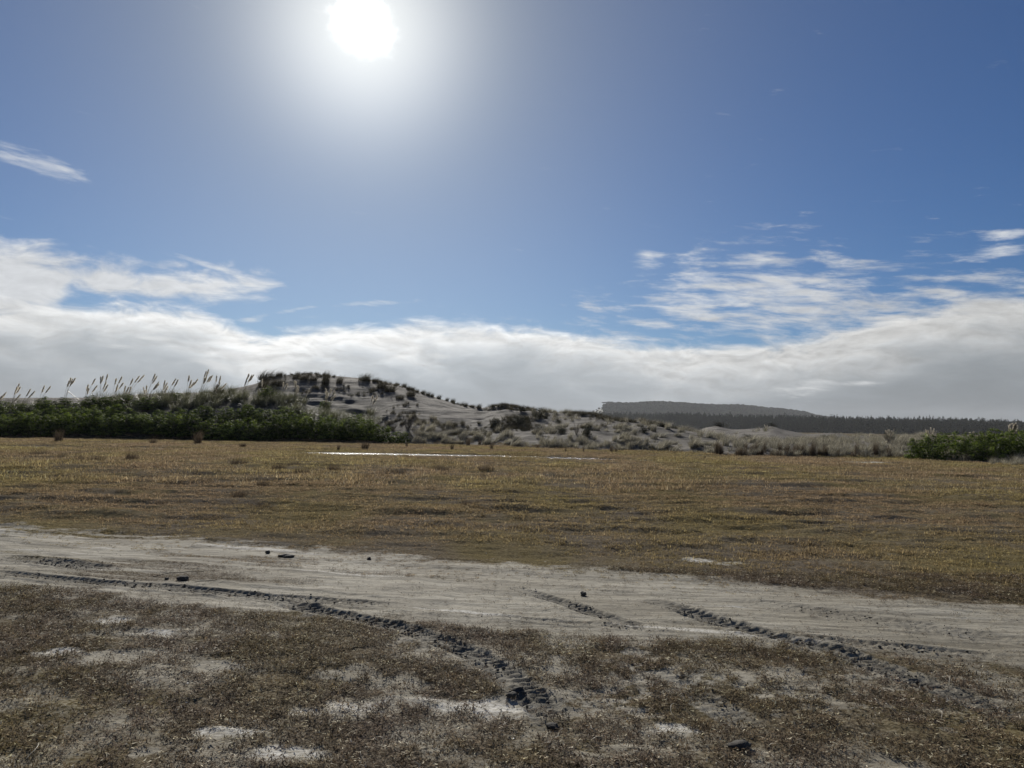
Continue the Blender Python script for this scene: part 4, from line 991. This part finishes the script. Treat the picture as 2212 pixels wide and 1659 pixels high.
def fallen(a, b, Y, label):
    A, B = at(*a, Y), at(*b, Y)
    bz = surf1(B.x, Y); B.z = max(B.z, bz)
    V, F = tube([np.array(B), np.array((A + B) / 2) + np.array([0, 0, -.03]), np.array(A)], .016, .035, 5)
    o = np.array(B); V = V - o
    obj('broken_stem', mesh_np('broken_stem', V, F, True, {'tint': np.full(len(V), .5)}, M_straw), loc=o, label=label, category='stem', group='broken pale plume stems')
fallen(z1(590, 310), z1(690, 385), 75, 'broken pale stem sloping down beside the golden plumes')
fallen(z1(1050, 370), z1(1082, 392), 73, 'short broken pale stem in the grass below the six plumes')
fallen(z1(1072, 410), z1(1105, 447), 72.5, 'broken pale stem lowest in the hedge grass')
fallen(z1(1945, 375), z1(1895, 402), 74, 'broad pale broken stem in the grass below the tallest plumes')
fallen(z5(1790, 455), z5(1838, 500), 57, 'white broken stem leaning in front of the pine forest')

# ------------------------------------------------------------------ forest and hills
def pine_mesh(seed, h=11., r=2.6):
    q = np.random.default_rng(seed); C, N, S = [], [], []
    for lv in np.linspace(.10, .99, 12):
        rr = r * (1 - lv) ** .6 * q.uniform(.75, 1.2) + .25; m = int(8 + 10 * (1 - lv))
        a = q.uniform(0, 6.28, m); d = np.sqrt(q.uniform(.1, 1, m))
        C.append(np.stack([np.cos(a) * rr * d, np.sin(a) * rr * d, h * lv + q.normal(0, .3, m)], -1)); N.append(np.stack([np.cos(a) * .6, np.sin(a) * .6, np.full(m, .8)], -1)); S.append(q.uniform(.55, 1.15, m) * (1.1 - .5 * lv))
    C = np.concatenate(C); V, F = leaves(C, np.concatenate(N), np.concatenate(S), q, .7)
    return mesh_np('crown', V, F, False, {'tint': np.repeat(q.uniform(0, .9, len(C)), 4)}, M_pine)
PINE = [pine_mesh(500 + i, 10.5 + 1.3 * (i % 3), 2.9 + .5 * (i % 4)) for i in range(6)]
PTR = mesh_np('trunk', *tube([(0, 0, -1), (0, 0, 4), (.1, 0, 9.5)], .22, .06, 6), True, None, M_wood)
FDEP = [(900, 1700), (1200, 1450), (1400, 1250), (1600, 1080), (1800, 960), (2212, 830), (2700, 760)]
FTOP = [(900, 897), (1200, 891), (1277, 890), (1409, 892), (1517, 892), (1565, 896), (1664, 897), (1764, 899), (1863, 902), (2000, 905), (2212, 909), (2700, 914)]
def forest_z(x, y):
    c = columns(x, y); d0 = terp(c, FDEP); yt = terp(c, FTOP)
    Zt = EYE + (917 + (c - CX) * .0157 + 5 - yt) / FPX * (d0 + 170)
    t = (y - d0) / 170
    return (Zt - 12) * np.where(t < 1, sst(t, -.05, 1.0), np.exp(-((t - 1) / .6) ** 2)) + 1.6 * fbm(x * .012, y * .012, 4, 90) * sst(t, 0, .3) + .2 - 1.0 * (t < -.05)
V, F = grid_mesh(np.arange(-200, 1050, 9), np.arange(700, 2100, 9), forest_z)
c = columns(V[:, 0], V[:, 1]); keep = ((c > 950) & (c < 2650) & (np.abs((V[:, 1] - terp(c, FDEP)) / 170 - .8) < 1.6))[F].all(1)
F = F[keep]; u, inv = np.unique(F, return_inverse=True)
obj('forest_slope', mesh_np('forest_slope', V[u], inv.reshape(F.shape), True, None, M_hill), kind='structure')
n = 9000
c = rng.uniform(1130, 2420, n); t = rng.uniform(-.04, 1.05, n); y = terp(c, FDEP) + 170 * t
x = (c - CX) / FPX * y
scatter('pine_forest', np.stack([x, y, forest_z(x, y) - .3], -1), rots(n, .03), rng.uniform(.5, 1.12, n), rng.integers(0, 6, n), [obj('forest_pine', p, link=False) for p in PINE], label='dense dark pine forest stretching behind the dunes')
c = 1560.
while c < 2222:
    y_ = float(terp(c, FDEP)) + 170 * rng.uniform(.93, 1.03); x_ = (c - CX) / FPX * y_
    s_ = rng.uniform(.65, 1.15) * (1.25 if rng.uniform() < .12 else 1) * (1 + .7 * float(fbm(np.array([c * .03]), np.array([1.]), 3, 98)[0]))
    t = thing('pine_tree', (x_, y_, float(forest_z(np.array([x_]), np.array([y_]))[0]) - .2), 'pine whose pointed top stands out on the forest skyline', 'pine tree', 'pines on the forest skyline', rng.uniform(0, 6.28), s_)
    obj('crown', PINE[rng.integers(0, 6)], t); obj('trunk', PTR, t)
    c += rng.uniform(3.5, 9)

def crown_mesh(seed, r=5., flat=.62):
    q = np.random.default_rng(seed); n = 130
    o = q.normal(0, 1, (n, 3)); o /= np.linalg.norm(o, axis=1)[:, None]; o[:, 2] = np.abs(o[:, 2]) * 1.2 - .25
    C = o * r * q.uniform(.7, 1.1, n)[:, None] * np.array([1, 1, flat])
    V, F = leaves(C, o, q.uniform(.9, 1.9, n), q, .75)
    return mesh_np('crown', V, F, False, {'tint': np.repeat(q.uniform(0, .9, n), 4)}, M_wood2)
CRW = [crown_mesh(800 + i, 4.5 + .6 * (i % 3), .55 + .08 * (i % 4)) for i in range(5)]
MESA = [(1100, 935), (1240, 905), (1262, 897), (1278, 891), (1292, 884.5), (1304, 881), (1312, 878), (1333, 877), (1358, 877.5), (1403, 875), (1433, 874), (1456, 875.5), (1526, 881), (1591, 881.5), (1635, 885), (1684, 890), (1736, 895.5), (1760, 904), (1850, 915), (2100, 930)]
MD = 3000.
MESAZ = np.array([[c, at(c, y, MD).z] for c, y in MESA])
def mesa_z(x, y):
    c = columns(x, y); zc = np.interp(c, MESAZ[:, 0], MESAZ[:, 1]); t = (y - (MD - 700)) / 700
    return np.where(t < 1, zc * (.55 * sst(t, 0, 1) + .45 * np.clip(t, 0, 1)), zc * np.exp(-((t - 1) / .8) ** 2)) + 5 * fbm(x * .006, y * .006, 4, 95) * sst(t, .05, .3) * sst(t, 1., .85)
V, F = grid_mesh(np.arange(-100, 1900, 14), np.arange(2200, 4000, 25), mesa_z)
obj('hill', mesh_np('hill', V, F, True, None, M_hill), kind='structure', label='flat-topped wooded hill in the haze')
n = 9000
c = rng.uniform(1262, 1800, n); y = MD - 700 * rng.uniform(0, 1, n) ** 1.3 + 25; x = (c - CX) / FPX * y
k = (mesa_z(x, y) > 4) & ((c > 1306) | (rng.uniform(0, 1, n) < .10)); x, y, c = x[k], y[k], c[k]; n = len(x)
sw = rng.uniform(.55, 1.45, n) * np.where(c < 1306, .45, 1)
scatter('hill_woods', np.stack([x, y, mesa_z(x, y) + 6.0 * sw], -1), rots(n, .05), sw * 1.35, rng.integers(0, 5, n), [obj('wood_crown', p, link=False) for p in CRW], label='hazy grey woods covering the flat-topped hill')
for c, tp, lab in ((1304.5, 868.5, 'leaning flat-topped tree at the very edge of the hill brow'), (1310, 868, 'second flat-topped tree from the hill edge, sky between trunks'), (1316, 867.5, 'tallest flat-topped tree near the left edge of the hill'), (1322, 868, 'fourth flat-topped tree from the left edge of the hill')):
    p = at(c, tp, MD - 30); z_ = float(mesa_z(np.array([p.x]), np.array([p.y]))[0]); hh = p.z - z_
    t = thing('brow_tree', (p.x, p.y, z_ - .5), lab, 'tree', 'trees at the edge of the hill', 0, 1.0)
    obj('trunk', mesh_np('trunk', *tube([(0, 0, 0), (-.6, 0, hh * .5), (-1.2, 0, hh * .9)], .9, .45, 6), True, None, M_wood), t)
    obj('crown', CRW[int(c) % 5], t, loc=(-1.0, 0, hh - 2.2), scale=(1.35, 1.35, .85))
def far_hill_z(x, y):
    return 108 * np.exp(-((x - 190) / 190.) ** 2 - ((y - 4800) / 300.) ** 2) + 6 * fbm(x * .01, y * .01, 4, 97) - 3
V, F = grid_mesh(np.arange(-400, 800, 12), np.arange(4000, 5150, 40), far_hill_z)
obj('far_hill', mesh_np('far_hill', V, F, True, None, M_hill), kind='structure', label='faint hill low behind the dune saddle')

# ------------------------------------------------------------------ air
bm_x, bm_y0, bm_y1, z0, z1_ = 4400., -3200., 5400., -2.5, 150.
V = np.array([[sx * bm_x, yy, zz] for sx in (-1, 1) for yy in (bm_y0, bm_y1) for zz in (z0, z1_)])
F = np.array([[0, 1, 3, 2], [4, 6, 7, 5], [0, 4, 5, 1], [2, 3, 7, 6], [0, 2, 6, 4], [1, 5, 7, 3]])
m, t, out = mat('haze_air')
v = t.new('ShaderNodeVolumePrincipled'); v.inputs['Color'].default_value = (.93, .96, 1, 1); v.inputs['Density'].default_value = .00007; v.inputs['Anisotropy'].default_value = .15
t.l.new(v.outputs[0], out.inputs['Volume'])
obj('haze', mesh_np('haze', V, F, False, None, m), kind='stuff')
